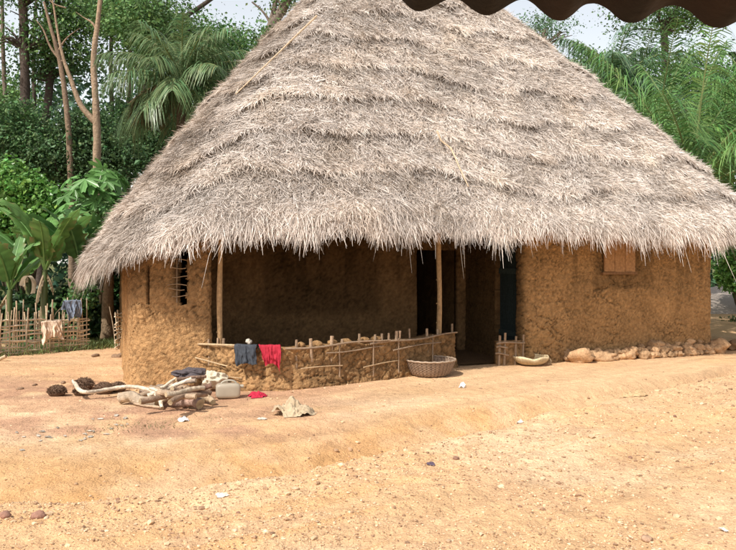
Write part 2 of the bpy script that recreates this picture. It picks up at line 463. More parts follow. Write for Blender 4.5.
PALE = np.array([.90, .825, .76]); MIDC = np.array([.72, .64, .575]); DARK = np.array([.34, .285, .235])
def thatch(n, r, fringe=False):
    q = r.uniform(0, PER, n * 2)
    th = th_of(q)
    front = np.sin(th)
    keep = r.random(n * 2) < np.where(front > -.35, 1.0, .16)
    th = th[keep][:n]; n = len(th)
    if fringe:
        t = r.uniform(-.012, .05, n)
    else:
        t = 1 - np.sqrt(r.uniform(.002, 1, n)); t = np.clip(t + .0, 0, .99)
        # crowd the lower lips of the courses
        eu_, ev_ = eave_uv(th)
        p = np.stack([eu_ * .55, ev_ * .55, t * 0], -1)
        wob = (fbm(p * 1.4, 101) - .5) * 1.25
        near = r.random(n) < .22
        cc = t * NT + wob
        t = np.where(near, (np.floor(cc) + r.uniform(.0, .3, n) - wob) / NT, t)
        t = np.clip(t, 0, .99)
    P, d, l, nn = frame(th, t)
    low = fbm(P * .9, 111) - .5; mid = fbm(P * 3.2, 113, 3) - .5; clump = fbm(P * 6.5, 117, 2)
    phi = 1.3 * low + 1.9 * mid + r.normal(0, .62, n)
    dirv = unit(np.cos(phi)[:, None] * d + np.sin(phi)[:, None] * l)
    if fringe:
        L = r.uniform(.12, .32, n) * (.2 + 1.35 * fbm(P * 3.6, 119, 3))
        L = np.where(r.random(n) < .004, L * 1.9, L)
        end = smooth(-.35, -.9, np.cos(th)); L = L * (1 - .1 * end)
    else:
        L = r.uniform(.055, .19, n)
    lift = (.012 + .11 * np.clip(clump - .42, 0, 1) + np.abs(r.normal(0, .024, n)))
    lift = np.where(r.random(n) < .03, lift + .09, lift)
    k = 4
    s = np.linspace(0, 1, k)
    G_ = np.array([0, 0, -1.0])
    droop = (r.uniform(.1, .45, n) if not fringe else r.uniform(.3, .95, n) + .15 * end) * L
    C = (P - nn * .035)[:, None] + dirv[:, None] * (L[:, None] * s)[..., None] + nn[:, None] * (lift[:, None] * s ** 1.4)[..., None] + G_ * (droop[:, None] * s ** 2)[..., None]
    C = C + l[:, None] * (r.normal(0, .05, (n, 1)) * s ** 2)[..., None]
    if not fringe:
        # blades never sink below the surface
        pass
    side = unit(np.cross(dirv, nn)); tw = r.normal(0, .6, n)
    side = np.cos(tw)[:, None] * side + np.sin(tw)[:, None] * nn
    w = r.uniform(.0020, .0052, n) * (1.1 if fringe else 1.0)
    prof = np.array([.7, 1.0, .85, .25])
    Wv = side[:, None] * (w[:, None] * prof)[..., None]
    m = np.clip(.58 + .7 * mid + r.normal(0, .45, n), 0, 1)[:, None]
    c = np.where(m < .5, DARK + (MIDC - DARK) * m * 2, MIDC + (PALE - MIDC) * (m - .5) * 2)
    band = fbm(P * np.array([.5, .5, 1.1]), 131)[:, None]
    c = c * (.78 + .44 * band)
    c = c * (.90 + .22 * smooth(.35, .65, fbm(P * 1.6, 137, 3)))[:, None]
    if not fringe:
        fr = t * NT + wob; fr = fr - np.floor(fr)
        c = c * (1.06 - .26 * smooth(.55, 1.0, fr) + .06 * smooth(.3, 0, fr))[:, None]  # recess shade and bright lips of the courses put into the blade colour
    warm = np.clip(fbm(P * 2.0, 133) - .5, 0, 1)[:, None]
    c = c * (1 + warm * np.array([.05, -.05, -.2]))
    # shade of the west hip put into the blade colour, darker and browner
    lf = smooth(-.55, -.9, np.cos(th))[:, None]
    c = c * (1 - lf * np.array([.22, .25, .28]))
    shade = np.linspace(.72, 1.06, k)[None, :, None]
    return C, Wv, c[:, None] * shade
r = np.random.default_rng(2)
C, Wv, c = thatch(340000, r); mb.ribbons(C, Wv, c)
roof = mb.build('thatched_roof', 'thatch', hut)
mb = MB()
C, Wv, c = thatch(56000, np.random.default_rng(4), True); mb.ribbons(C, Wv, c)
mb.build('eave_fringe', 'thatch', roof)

# reed sticks lying on the thatch
def roof_stick(px1, py1, px2, py2, label):
    pts = []
    th = np.linspace(.25, 2.9, 500); t = np.linspace(.02, .95, 300)
    TH_, TT_ = np.meshgrid(th, t, indexing='ij')
    S = roof_pt(TH_, TT_, True, .06).reshape(-1, 3)
    sx = CX + S[:, 0] / S[:, 1] * F; sy = HZ - (S[:, 2] - EYE) / S[:, 1] * F
    for f in np.linspace(0, 1, 7):
        x, y = px1 + (px2 - px1) * f, py1 + (py2 - py1) * f
        d2 = (sx - x) ** 2 + (sy - y) ** 2
        i = np.argmin(d2 + S[:, 1] * .05); pts.append(S[i])
    a, b = np.array(pts[0]), np.array(pts[-1])
    pts = np.array(pts); lin = a + (b - a) * np.linspace(0, 1, 7)[:, None]
    path = lin + (pts - lin) * .35 + np.array([-.02, -.05, .05])
    mb = MB(); mb.tube(path, np.linspace(.017, .009, 7), 6, (.55, .43, .30))
    tag(mb.build('reed_stick', 'wood'), label, 'stick')
roof_stick(318, 20, 238, 98, 'long reed stick lying on the roof beside its sloping west edge')
roof_stick(443, 134, 470, 190, 'shorter reed stick lying in the middle of the front thatch')

# ------------------------------------------------------------------ walls
def resample(pts, res):
    pts = np.asarray(pts, float)
    s = np.concatenate([[0], np.cumsum(np.linalg.norm(np.diff(pts, axis=0), axis=1))])
    n = max(2, int(round(s[-1] / res)) + 1)
    S = np.linspace(0, s[-1], n)
    return np.stack([np.interp(S, s, pts[:, k]) for k in range(pts.shape[1])], 1), S

def fillet(pts, r, n=7):
    out = [np.array(pts[0], float)]
    for a, b, c in zip(pts[:-2], pts[1:-1], pts[2:]):
        a, b, c = map(lambda q: np.array(q, float), (a, b, c))
        p0 = b + unit(a - b) * r; p1 = b + unit(c - b) * r
        for t in np.linspace(0, 1, n):
            out.append((1 - t) ** 2 * p0 + 2 * t * (1 - t) * b + t * t * p1)
    out.append(np.array(pts[-1], float))
    return np.array(out)

def chaikin(p, n=3):
    p = np.asarray(p, float)
    for _ in range(n):
        q = np.empty((2 * len(p), p.shape[1])); q[0] = p[0]; q[-1] = p[-1]
        a, b = p[:-1], p[1:]
        q[1:-1:2] = .75 * a + .25 * b; q[2:-1:2] = .25 * a + .75 * b
        p = q
    return p

MUD = np.array([.385, .225, .104])
def slab(path, z0, z1, thick, res, amp, lump, seed, keep=None, colour=None, lean=0.0, topfn=None, foot=.05):
    """a wall along a plan path (house coordinates) with lumpy faces; keep(S, z, u, v) cuts openings"""
    pts, S = resample(path, res)
    tan = unit(np.gradient(pts, axis=0)); nrm = np.stack([tan[:, 1], -tan[:, 0]], 1)
    zt = np.full(len(pts), z1) if topfn is None else np.minimum(z1, topfn(pts[:, 0], pts[:, 1], S))
    nz = max(2, int((z1 - z0) / res) + 1)
    row = np.linspace(0, 1, nz)
    Zg = z0 + (zt - z0)[:, None] * row[None]
    U_ = np.repeat(pts[:, :1], nz, 1); V_ = np.repeat(pts[:, 1:], nz, 1); S_ = np.repeat(S[:, None], nz, 1)
    Q = np.stack([U_, V_, Zg], -1)
    Nr = np.repeat(nrm[:, None], nz, 1)
    wq = Q + .09 * np.stack([fbm(Q * 7, seed + 51) - .5, fbm(Q * 7 + 9, seed + 52) - .5, fbm(Q * 7 + 19, seed + 53) - .5], -1)
    f1, f2 = worley(wq * lump, seed)
    g1, g2 = worley(wq * lump * 2.3, seed + 61)
    rgh = .35 + 1.1 * smooth(.38, .66, fbm(Q * 2.6, seed + 71))[..., None][..., 0]
    big = fbm(Q * 1.7, seed + 5) - .5
    d = rgh * (amp * (.8 - 1.1 * f1) + amp * .55 * (.8 - 1.3 * g1)) + amp * 1.7 * (fbm(Q * lump * 1.6, seed + 7, 4) - .5) - amp * .8 * smooth(.10, .0, f2 - f1) + .07 * big + foot * smooth(.3, -.05, Zg) - lean * Zg
    jj = (row * 0)
    outer = Q.copy(); outer[..., :2] += Nr * d[..., None]
    inner = Q.copy(); inner[..., :2] -= Nr * (thick + .015 * fbm(Q * 6, seed + 11)[..., None])
    n, m = len(pts), nz
    kept = np.ones((n - 1, m - 1), bool)
    if keep is not None:
        cS = (S_[:-1, :-1] + S_[1:, 1:]) / 2; cz = (Zg[:-1, :-1] + Zg[1:, 1:]) / 2; cu = (U_[:-1, :-1] + U_[1:, 1:]) / 2; cv = (V_[:-1, :-1] + V_[1:, 1:]) / 2
        kept = keep(cS, cz, cu, cv)
    idx = np.arange(n * m).reshape(n, m); off = n * m
    qa = np.stack([idx[:-1, :-1], idx[1:, :-1], idx[1:, 1:], idx[:-1, 1:]], -1)[kept]
    quads = [qa, qa[:, ::-1] + off]
    kp = np.pad(kept, 1)
    c = kp[1:-1, 1:-1]
    def strip(sel, a, b):
        quads.append(np.stack([a[sel], b[sel], b[sel] + off, a[sel] + off], -1))
    strip(c & ~kp[:-2, 1:-1], idx[:-1, :-1], idx[:-1, 1:])
    strip(c & ~kp[2:, 1:-1], idx[1:, 1:], idx[1:, :-1])
    strip(c & ~kp[1:-1, :-2], idx[1:, :-1], idx[:-1, :-1])
    strip(c & ~kp[1:-1, 2:], idx[:-1, 1:], idx[1:, 1:])
    base = MUD * (.78 + .5 * fbm(Q * 2.3, seed + 21)[..., None]) * (1.06 - .45 * np.clip(f1 - .35, 0, 1))[..., None]
    base = base * (1 - .30 * smooth(.14, .0, (f2 - f1)) * smooth(.4, .6, fbm(Q * 4, seed + 31)))[..., None] * (.75 + .5 * fbm(Q * 26, seed + 33, 3))[..., None]  # crevices between lumps darkened in the colour, standing in for shade
    # mud darkens at the foot, where rain splashes
    crk = worley(np.stack([U_ * 1.5, V_ * 1.5, Zg * 3.4], -1) + 1.1 * np.stack([fbm(Q * 3, seed + 81), fbm(Q * 3, seed + 82), fbm(Q * 3, seed + 83)], -1), seed + 85)
    ck = smooth(.035, .0, crk[1] - crk[0]) * smooth(.45, .6, fbm(Q * 1.9, seed + 87))
    outer[..., :2] -= Nr * (.022 * ck)[..., None]
    base = base * (1 - .5 * ck)[..., None]
    streak = fbm(np.stack([U_ * 9, V_ * 9, Zg * .8], -1), seed + 91, 3)
    base = base * (1 - .35 * smooth(.5, .72, streak) * smooth(.5, 2.0, Zg))[..., None]
    if colour is not None: base = colour(base, Q, S_)
    P = np.concatenate([outer.reshape(-1, 3), inner.reshape(-1, 3)])
    cc = np.concatenate([base.reshape(-1, 3), base.reshape(-1, 3) * .8])
    return Wd(P[:, 0], P[:, 1], P[:, 2]), np.concatenate(quads), cc

HU, HD, UL, UR, VB = 10.37, 6.6, 1.08, 6.13, 1.9
top = lambda u, v, S: roof_z(u, v) - .14

def ragged_hole(S, z, u, v):
    n = fbm(np.stack([u * 9, z * 5, v * 0], -1), 300) - .5
    hole = (v < .1) & (u > .68 + .16 * n + .05 * smooth(1.4, 1.1, z)) & (u < .80 + .16 * n + .05 * smooth(1.3, 1.7, z) * 0) & (z > 1.12 + .3 * n) & (z < 1.98)
    slit = (v < .25) & (np.abs(u - .30) < .024) & (z > 1.13) & (z < 1.62)
    return ~(hole | slit)
def left_colour(b, Q, S):
    u, v, z = Q[..., 0], Q[..., 1], Q[..., 2]
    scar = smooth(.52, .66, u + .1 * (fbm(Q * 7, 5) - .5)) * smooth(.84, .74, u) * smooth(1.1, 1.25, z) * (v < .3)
    b = b * (1.20 - .40 * smooth(.9, 1.5, z))[..., None]  # eave shade painted in: mud paler low down, darker above
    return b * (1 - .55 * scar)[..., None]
mb = MB()
p = chaikin([(.06, 2.6), (.05, 1.0), (.05, .24), (.17, .0), (.5, -.13), (.9, -.25), (1.12, -.31), (1.13, -.1), (UL, .4), (UL, VB + .1)], 2)
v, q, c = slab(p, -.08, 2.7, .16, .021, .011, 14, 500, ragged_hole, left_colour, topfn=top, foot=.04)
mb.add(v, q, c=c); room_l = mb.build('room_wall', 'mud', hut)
# laths laid bare beside the hole
for k, (z, a, b) in enumerate([(1.73, .60, .80), (1.62, .57, .78), (1.50, .60, .80), (1.39, .54, .79), (1.33, .56, .76), (1.24, .60, .80)]):
    mb = MB()
    n0 = np.linspace(0, 1, 5)
    uu = a + (b - a) * n0; mb.tube(Wd(uu, -.015 - .30 * uu - .01 * np.sin(n0 * 5 + k), z + .012 * np.sin(n0 * 4 + 2 * k)), .007, 6, (.30, .21, .13))
    mb.build('lath', 'wood', room_l)
mb = MB(); mb.tube(Wd(np.full(5, .665), np.full(5, -.19), np.linspace(1.15, 1.95, 5)), .012, 6, (.2, .14, .09)); mb.build('lath', 'wood', room_l)

# right hand room: side doorway towards the veranda, shuttered window in front
def right_keep(S, z, u, v):
    door = (u < UR + .2) & (v > .16) & (v < .80) & (z < 1.92)
    win = (v < .2) & (u > 7.86) & (u < 8.38) & (z > 1.57) & (z < 2.22)
    return ~(door | win)
def right_colour(b, Q, S):
    u, v, z = Q[..., 0], Q[..., 1], Q[..., 2]
    n = fbm(Q * 5, 77) - .5
    b = b * np.array([1.0, 1.01, .98])
    patch = smooth(7.55, 7.68, u + .25 * n) * smooth(8.98, 8.82, u + .25 * n) * smooth(1.17, 1.27, z + .2 * n) * (v < .3)
    b = b * (1 - .38 * patch)[..., None]
    b = b * (1 - .72 * smooth(UR + .2, UR + .02, u))[..., None]  # doorway side wall darkened in the colour to paint its shade
    foot = smooth(.28, .1, z + .25 * n) * smooth(7.6, 8.6, u)
    b = b + (np.array([.17, .12, .09]) - b) * (.75 * foot)[..., None]
    return b
mb = MB()
p = fillet([(UR, VB + .1), (UR, .02), (HU, .12), (HU, 2.2)], .28)
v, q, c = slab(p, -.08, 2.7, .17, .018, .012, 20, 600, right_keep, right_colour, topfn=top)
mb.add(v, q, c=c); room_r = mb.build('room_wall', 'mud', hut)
# back of the veranda with its doorway, and the plain outer walls
def back_keep(S, z, u, v):
    return ~((u > 5.12) & (u < 5.98) & (z < 1.9))
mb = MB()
v, q, c = slab([(UL - .02, VB), (UR + .02, VB)], -.05, 2.9, .16, .035, .012, 14, 700, back_keep, lambda b, Q, S: b * (.52 - .20 * smooth(2.2, 2.4, Q[..., 0]) * smooth(4.5, 4.3, Q[..., 0]) * smooth(.7, .9, Q[..., 2]))[..., None])  # veranda shade put into the mud colour; centre panel a darker tone
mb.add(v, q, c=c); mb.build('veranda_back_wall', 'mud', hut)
mb = MB()
v, q, c = slab(fillet([(HU - .12, 2.2), (HU - .12, HD), (.1, HD), (.1, 2.4)], .25), -.08, 2.7, .16, .08, .015, 13, 800, topfn=top)
mb.add(v, q, c=c); mb.build('rear_wall', 'mud', hut)
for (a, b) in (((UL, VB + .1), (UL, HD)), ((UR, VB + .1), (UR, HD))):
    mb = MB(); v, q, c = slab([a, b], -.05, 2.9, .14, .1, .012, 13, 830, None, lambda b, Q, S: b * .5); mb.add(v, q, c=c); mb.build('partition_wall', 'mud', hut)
# floor, raised beaten earth
mb = MB()
fu = np.linspace(.2, HU - .2, 40); fv = np.linspace(-.55, HD - .2, 30); FU, FV = np.meshgrid(fu, fv, indexing='ij')
vin = np.interp(FU, [.2, .9, 1.4, 1.9, 2.9, 3.6, 4.3, 5.0, 6.1, HU], [.2, .1, -.6, -.85, -.7, -.5, -.2, .1, .15, .15])
FV = np.maximum(FV, vin)
mb.grid(Wd(FU, FV, .05 + .02 * fbm(np.stack([FU, FV, FU * 0], -1) * 3, 5)), np.array([.15, .09, .045])); mb.build('floor', 'mud', hut)

# wooden door standing in the side doorway, and the window shutter
def board_panel(mb, u0, u1, v0, v1, z0, z1, boards, colr, thick=.03, along='u'):
    for k in range(boards):
        a, b = k / boards, (k + 1) / boards
        g = .004
        if along == 'u': x0, x1, y0, y1 = u0 + (u1 - u0) * a + g, u0 + (u1 - u0) * b - g, v0, v0 + thick
        else: x0, x1, y0, y1 = u0, u0 + thick, v0 + (v1 - v0) * a + g, v0 + (v1 - v0) * b - g
        dz = rng.uniform(-.006, .006)
        P = [(x0, y0, z0 + dz), (x1, y0, z0 + dz), (x1, y1, z0 + dz), (x0, y1, z0 + dz), (x0, y0, z1), (x1, y0, z1), (x1, y1, z1), (x0, y1, z1)]
        P = np.array(P); f = rng.uniform(.85, 1.15)
        mb.add(Wd(P[:, 0], P[:, 1], P[:, 2]), [(0, 1, 5, 4), (1, 2, 6, 5), (2, 3, 7, 6), (3, 0, 4, 7), (4, 5, 6, 7), (3, 2, 1, 0)], c=np.asarray(colr) * f)
mb = MB(); board_panel(mb, UR + .09, 0, .20, .86, .06, 1.9, 4, (.02, .03, .03), along='v'); door = mb.build('wooden_door', 'wood', hut, smooth_=False)
for z in (.45, 1.5):
    mb = MB(); board_panel(mb, UR + .062, 0, .24, .82, z, z + .09, 1, (.03, .042, .04), .026, 'v'); mb.build('door_batten', 'wood', door, smooth_=False)
mb = MB(); board_panel(mb, 7.79, 8.44, .000, 0, 1.53, 2.2, 3, (.40, .225, .11)); sh = mb.build('window_shutter', 'wood', hut, smooth_=False)
mb = MB(); board_panel(mb, 7.75, 8.48, -.01, 0, 1.49, 1.528, 1, (.22, .12, .06), .07); mb.build('window_sill', 'wood', sh, smooth_=False)

# low bulging veranda wall
VP = chaikin([(.86, -.10), (1.03, -.36), (1.38, -.80), (1.88, -1.09), (2.38, -1.05), (2.9, -.88), (3.58, -.66), (4.28, -.34), (4.98, .05)], 3)
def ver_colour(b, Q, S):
    return b * (1.15 - .42 * smooth(1.8, 2.5, Q[..., 0]))[..., None]  # sunlit end paler, shaded stretch darker, both painted into the mud
def ver_top(u, v, S):
    q = np.stack([u * 4, v * 4, u * 0], -1)
    return .57 + .07 * (fbm(q, 41) - .5) + .0 * u
mb = MB()
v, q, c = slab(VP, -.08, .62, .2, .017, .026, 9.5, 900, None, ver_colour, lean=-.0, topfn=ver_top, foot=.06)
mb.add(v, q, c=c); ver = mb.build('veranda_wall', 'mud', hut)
vp, vs = resample(VP, .02)
vt = unit(np.gradient(vp, axis=0)); vn = np.stack([vt[:, 1], -vt[:, 0]], 1)
def along(u, out, z):
    i = int(np.argmin(np.abs(vp[:, 0] - u)))
    a = vp[i] + vn[i] * out
    return Wd(a[0], a[1], z)
def rail(u0, u1, out, z0, z1, rad, colr, parent, name='rail', wob=.012):
    n = max(4, int((u1 - u0) / .12)); us = np.linspace(u0, u1, n)
    ph = rng.uniform(0, 6)
    pts = np.array([along(u, out + wob * math.sin(u * 4 + ph), z0 + (z1 - z0) * f + wob * math.sin(u * 5 + ph)) for u, f in zip(us, np.linspace(0, 1, n))])
    mb = MB(); mb.tube(pts, np.linspace(rad, rad * .75, n), 7, colr, wob=.1)
    return mb.build(name, 'wood', parent)
PALEW = (.50, .36, .22); GREYW = (.30, .21, .14)
rail(.92, 1.62, .03, .585, .60, .017, PALEW, ver)
rail(1.95, 3.55, .045, .575, .60, .016, GREYW, ver)
rail(3.2, 5.0, .045, .555, .585, .017, GREYW, ver)
rail(2.5, 3.45, .045, .49, .50, .011, GREYW, ver)
rail(3.6, 4.6, .045, .45, .47, .012, GREYW, ver)
rail(2.15, 2.75, .045, .30, .30, .010, (.42, .29, .17), ver)
rail(3.1, 3.7, .045, .25, .27, .010, (.42, .29, .17), ver)
rail(.95, 1.3, .05, .39, .33, .010, PALEW, ver)
rail(1.1, 1.45, .055, .22, .19, .009, PALEW, ver)
def stake(u, out, z0, z1, rad, colr, parent):
    a = along(u, out, z0); b = along(u + rng.uniform(-.015, .015), out + rng.uniform(-.02, .02), z1)
    mb = MB(); mb.tube(np.linspace(a, b, 4), rad, 7, colr, wob=.12); return mb.build('stake', 'wood', parent)
for (u, h, r_) in [(1.05, .66, .016), (1.13, .68, .014), (1.2, .66, .018), (2.12, .66, .018), (2.33, .68, .024), (2.62, .70, .024), (2.8, .66, .02), (3.08, .69, .018), (3.35, .67, .017), (3.47, .68, .018), (3.6, .66, .017), (3.72, .70, .022), (3.78, .69, .018), (4.0, .70, .015), (4.36, .69, .02), (4.62, .67, .018), (4.95, .71, .019)]:
    stake(u, -.03, .3, h + rng.uniform(-.015, .02), r_, np.array(GREYW) * rng.uniform(.85, 1.5), ver)
for (u) in (2.72, 3.26, 3.72, 4.4):
    stake(u, .04, .1, .6, .010, GREYW, ver)
# lumps of dry mud left on the wall top
for k, u in enumerate((2.2, 2.45, 2.7, 2.9, 3.2, 3.42)):
    mb = MB(); rock_mesh(mb, along(u, -.09, .60), .075, MUD * .9, 60 + k, squash=(1.2, .8, .6)); mb.build('mud_lump', 'mud', ver)

def pole(u, v, z0, rad, label=None):
    k = 12; zt = float(roof_z(np.array([u]), np.array([v]))[0]) - .05
    zz = np.linspace(z0, zt, k)
    pts = Wd(u + .010 * np.sin(zz * 3 + u), v + .008 * np.cos(zz * 2.3), zz)
    rr = rad * (1 + .06 * np.sin(zz * 5.3 + u)) * np.linspace(1.05, .9, k)
    mb = MB(); mb.tube(pts, rr, 10, (.36, .235, .125), wob=.06)
    for zk in (.75, 1.05, 1.42):
        a = Wd(u - rad, v - rad * .3, zk); mb.tube(np.stack([a, a + np.array([-.008, -.006, .012])]), [.012, .006], 6, (.3, .2, .1))
    return mb.build('support_post', 'wood', hut)
pole(1.21, -.43, 0, .036); pole(4.66, -.02, 0, .040)

# broken stub of wall and twigs beside the doorway
mb = MB()
v, q, c = slab([(5.72, .02), (6.2, -.02)], -.05, .42, .12, .02, .018, 11, 950, None, None, foot=.05)
mb.add(v, q, c=c); stub = mb.build('stub_wall', 'mud', hut)
for (u, h, r_) in [(5.70, .52, .022), (5.80, .56, .02), (6.0, .5, .018), (6.14, .52, .016)]:
    mb = MB(); mb.tube(Wd(np.full(4, u) + np.linspace(0, .02, 4), np.full(4, -.06), np.linspace(0, h, 4)), r_, 7, GREYW, wob=.12); mb.build('stake', 'wood', stub)
for (u0, u1, z0, z1) in [(5.64, 6.16, .40, .40), (5.62, 5.86, .24, .21), (5.64, 5.84, .34, .33)]:
    mb = MB(); n0 = np.linspace(0, 1, 5); mb.tube(Wd(u0 + (u1 - u0) * n0, -.095 + 0 * n0, z0 + (z1 - z0) * n0 + .01 * np.sin(n0 * 5)), .015, 7, GREYW, wob=.1); mb.build('rail', 'wood', stub)

# ------------------------------------------------------------------ stones along the foot of the wall
SRED = np.array([.50, .315, .175])
def foot_stone(px, py, rpx, label, k, group=None, sq=(1.1, .85, .72), cl=1.0, lift=0.0, back=0.0):
    p = on_ground(px, py); s = rpx / F * p[1]
    p = p + V * back
    p[2] = gz(p[0], p[1]) + s * sq[2] * .75 + lift
    mb = MB(); rock_mesh(mb, p, s, SRED * cl, 200 + k, sub=3, squash=sq, rough=.46)
    tag(mb.build('stone', 'stone'), label, 'stone', group)
foot_stone(581, 365, 9.8, 'largest reddish boulder, by the pale bowl at the near end of the stone row', 1, sq=(1.15, .9, .8))
foot_stone(717, 354.5, 9.5, 'big rounded boulder at the far end of the stone row, by the wall corner', 2, cl=.92, sq=(1, .9, .85))
foot_stone(733, 352, 8, 'dark boulder just beyond the wall corner, outside the stone row', 3, cl=.6)
foot_stone(604, 363, 9, 'long flat reddish stone touching the largest boulder of the row', 4, sq=(1.5, .8, .6))
kk = 10
rr_ = np.random.default_rng(8)
for px in np.arange(566, 724, 4.3):
    if 572 < px < 612 or px > 708: n_ = 1
    else: n_ = 2 + (rr_.random() < .25)
    for j in range(n_):
        ybase = np.interp(px, [560, 582, 653, 722], [362.8, 364.5, 360, 354.5])
        x_ = px + rr_.uniform(-2, 2)
        up = j
        if n_ == 1: up = 1
        rpx = rr_.uniform(3.2, 5.8) * (1 if not up else .8)
        foot_stone(x_, ybase + rr_.uniform(-.6, .6), rr_.uniform(3.4, 6.2), 'small reddish stone in the row along the foot of the hut wall', kk, 'small stones along the foot of the wall', cl=rr_.uniform(.7, 1.2), lift=.075 * up, back=.07 * up); kk += 1

# ------------------------------------------------------------------ basket, bowl
def lathe_pts(prof, n, fn=None):
    a = np.linspace(0, 2 * PI, n, endpoint=False)
    prof = np.asarray(prof, float)
    R = np.repeat(prof[None, :, 0], n, 0); Zz = np.repeat(prof[None, :, 1], n, 0); Aa = np.repeat(a[:, None], len(prof), 1)
    if fn: R, Zz = fn(R, Zz, Aa)
    return np.stack([R * np.cos(Aa), R * np.sin(Aa), Zz], -1)
b = on_ground(430, 380.5); b[1] += .32; b[2] = gz(b[0], b[1]); b[0] = (430 - CX) / F * b[1]
bk = thing('basket', 'shallow round woven cane basket standing on the ground against the veranda wall', 'basket', b)
zz = np.linspace(0, .225, 26)
rad_ = .25 + .125 * (zz / .225) ** .55 + .0
prof = [(0.02, 0.006), (.12, .004), (.22, .002)] + list(zip(rad_, zz + .004)) + [(.36, .222)] + list(zip(rad_[::-3] - .016, zz[::-3] + .008)) + [(.1, .02), (.01, .02)]
def weavefn(R, Zz, A):
    row = np.round(Zz / .018)
    w = np.sin(A * 34 + PI * (row % 2)) * .006 * (R > .2)
    return R + w, Zz
P = lathe_pts(prof, 204, weavefn)
cw = np.array([.27, .19, .135]) * (.75 + .5 * fbm(P * 14, 3, 3)[..., None]); cw *= np.where(np.sin(np.arange(204) / 204 * 2 * PI * 34) > .75, .7, 1)[:, None, None]
mb = MB(); mb.grid(P + b, cw, close_u=True); mb.build('basket_bowl', 'weave', bk)
a = np.linspace(0, 2 * PI, 60); mb = MB(); mb.tube(np.stack([b[0] + .375 * np.cos(a), b[1] + .375 * np.sin(a), b[2] + .232 + .004 * np.sin(a * 20)], -1), .013, 8, (.40, .30, .22), cap=False); mb.build('rim', 'weave', bk)

b = on_ground(531, 369); b[1] += .2; b[0] = (531 - CX) / F * b[1]; b[2] = gz(b[0], b[1])
bo = thing('bowl', 'cream calabash bowl with a dipped rim by the stub of twig wall', 'bowl', b)
zz = np.linspace(0, 1, 14)
pr = [(.01, .0), (.08, .002)] + [(.12 + .165 * math.sin(t * PI / 2) ** .8, .005 + .135 * t ** 1.35) for t in zz]
pi_ = [(r_ - .012, z_ + .010) for r_, z_ in pr[::-1]]
def dip(R, Zz, A):
    k = np.exp(-((np.mod(A - 1.5 * PI + PI, 2 * PI) - PI) / .28) ** 2)
    up = np.clip(Zz / .14, 0, 1) ** 2
    return R * (1 - .07 * k * up + .02 * np.sin(A * 9) * up), Zz - .022 * k * up + .006 * np.sin(A * 5 + 1) * up
P = lathe_pts(pr + pi_, 96, dip)
cb = np.array([.50, .40, .25]) * (.8 + .4 * fbm(P * 16, 4)[..., None]); cb[:, 14:18] *= 1.35; cb[:, 19:] *= 1.15
mb = MB(); mb.grid(P + b, cb, close_u=True); mb.build('bowl_shell', 'stone', bo)
mb = MB(); a = np.linspace(-PI / 2, PI / 2, 9); mb.tube(np.stack([b[0] + .25 + .06 * np.cos(a), b[1] - .06 + 0 * a, b[2] + .065 + .045 * np.sin(a)], -1), .010, 7, (.36, .27, .17)); mb.build('handle', 'wood', bo)

# ------------------------------------------------------------------ cloth
def drape(name, label, u, out_r, zrail, width, front, back, colr, seed, gather=.25, centre=None, ex=None, ey=None, tilt=0.0, parent=None):
    """cloth folded over a rail; ex along the rail, ey outward"""
    if centre is None:
        i = int(np.argmin(np.abs(vp[:, 0] - u)))
        ex = Wd(vt[i][0], vt[i][1], 0) - A0; ey = Wd(vn[i][0], vn[i][1], 0) - A0
        centre = along(u, .045, zrail)
    n, m = 56, 64
    w = np.linspace(-.5, .5, n); s = np.linspace(-back, front, m)
    Wg, Sg = np.meshgrid(w, s, indexing='ij')
    q = np.stack([Wg * 5, Sg * 4, 0 * Wg + seed], -1)
    r0 = .03
    ang = np.clip(Sg / r0, -PI / 2, PI / 2)
    o = r0 * np.sin(ang); z = r0 * np.cos(ang) - np.clip(np.abs(Sg) - r0 * PI / 2, 0, None)
    hang = smooth(0.02, .25, np.abs(Sg))
    sw = Wg * 13 + 9 * (fbm(q * .55, seed) - .5) + seed
    fold = np.sin(sw) * .024 * (.35 + hang) + (.5 - np.abs(fbm(q * 1.1, seed + 3, 3) - .5) * 3) * .085 * (.4 + hang)
    o = o + np.sign(Sg) * (np.abs(fold) * .9 + .015 * hang) + (np.where(Sg > 0, .02, 0)) * hang
    x = Wg * width * (1 - gather * smooth(.0, front, Sg)) + .09 * (fbm(q * .9, seed + 8) - .5) + tilt * np.clip(Sg, 0, 1)
    z = z * (1 + hang * .5 * (fbm(np.stack([Wg * 1.7, 0 * Wg, 0 * Wg + seed], -1), seed + 2, 2) - .55)) + .03 * (fbm(q * 1.5, seed + 12) - .5)
    z = z - .10 * hang * np.where(Sg > 0, (np.abs(Wg) * 2) ** 2 * (fbm(np.stack([Wg * 2, Wg * 0, Wg * 0], -1), seed + 5)), 0)
    P = centre + x[..., None] * ex + o[..., None] * ey + z[..., None] * np.array([0, 0, 1.0])
    cc = np.asarray(colr) * (.8 + .4 * fbm(q * 2, seed + 6)[..., None])
    mb = MB(); mb.grid(P, cc)
    return tag(mb.build(name, 'cloth'), label, 'cloth')
drape('garment', 'crumpled grey blue garment hung over the veranda rail by the post', 1.50, 0, .60,   .33, .25, .12, (.060, .066, .078), 3, .1, tilt=.18)
drape('garment', 'bright red cloth hung over the veranda rail', 1.77, 0, .60, .30, .29, .15, (.40, .03, .05), 7, .35, tilt=.12)
p = along(1.52, .0, .655)
mb = MB(); rock_mesh(mb, p, .05, (.5, .45, .38), 91, sub=3, squash=(1.2, .7, 1.0), rough=.5); tag(mb.build('rag', 'cloth'), 'small pale rag tucked on the rail behind the grey blue garment', 'rag')

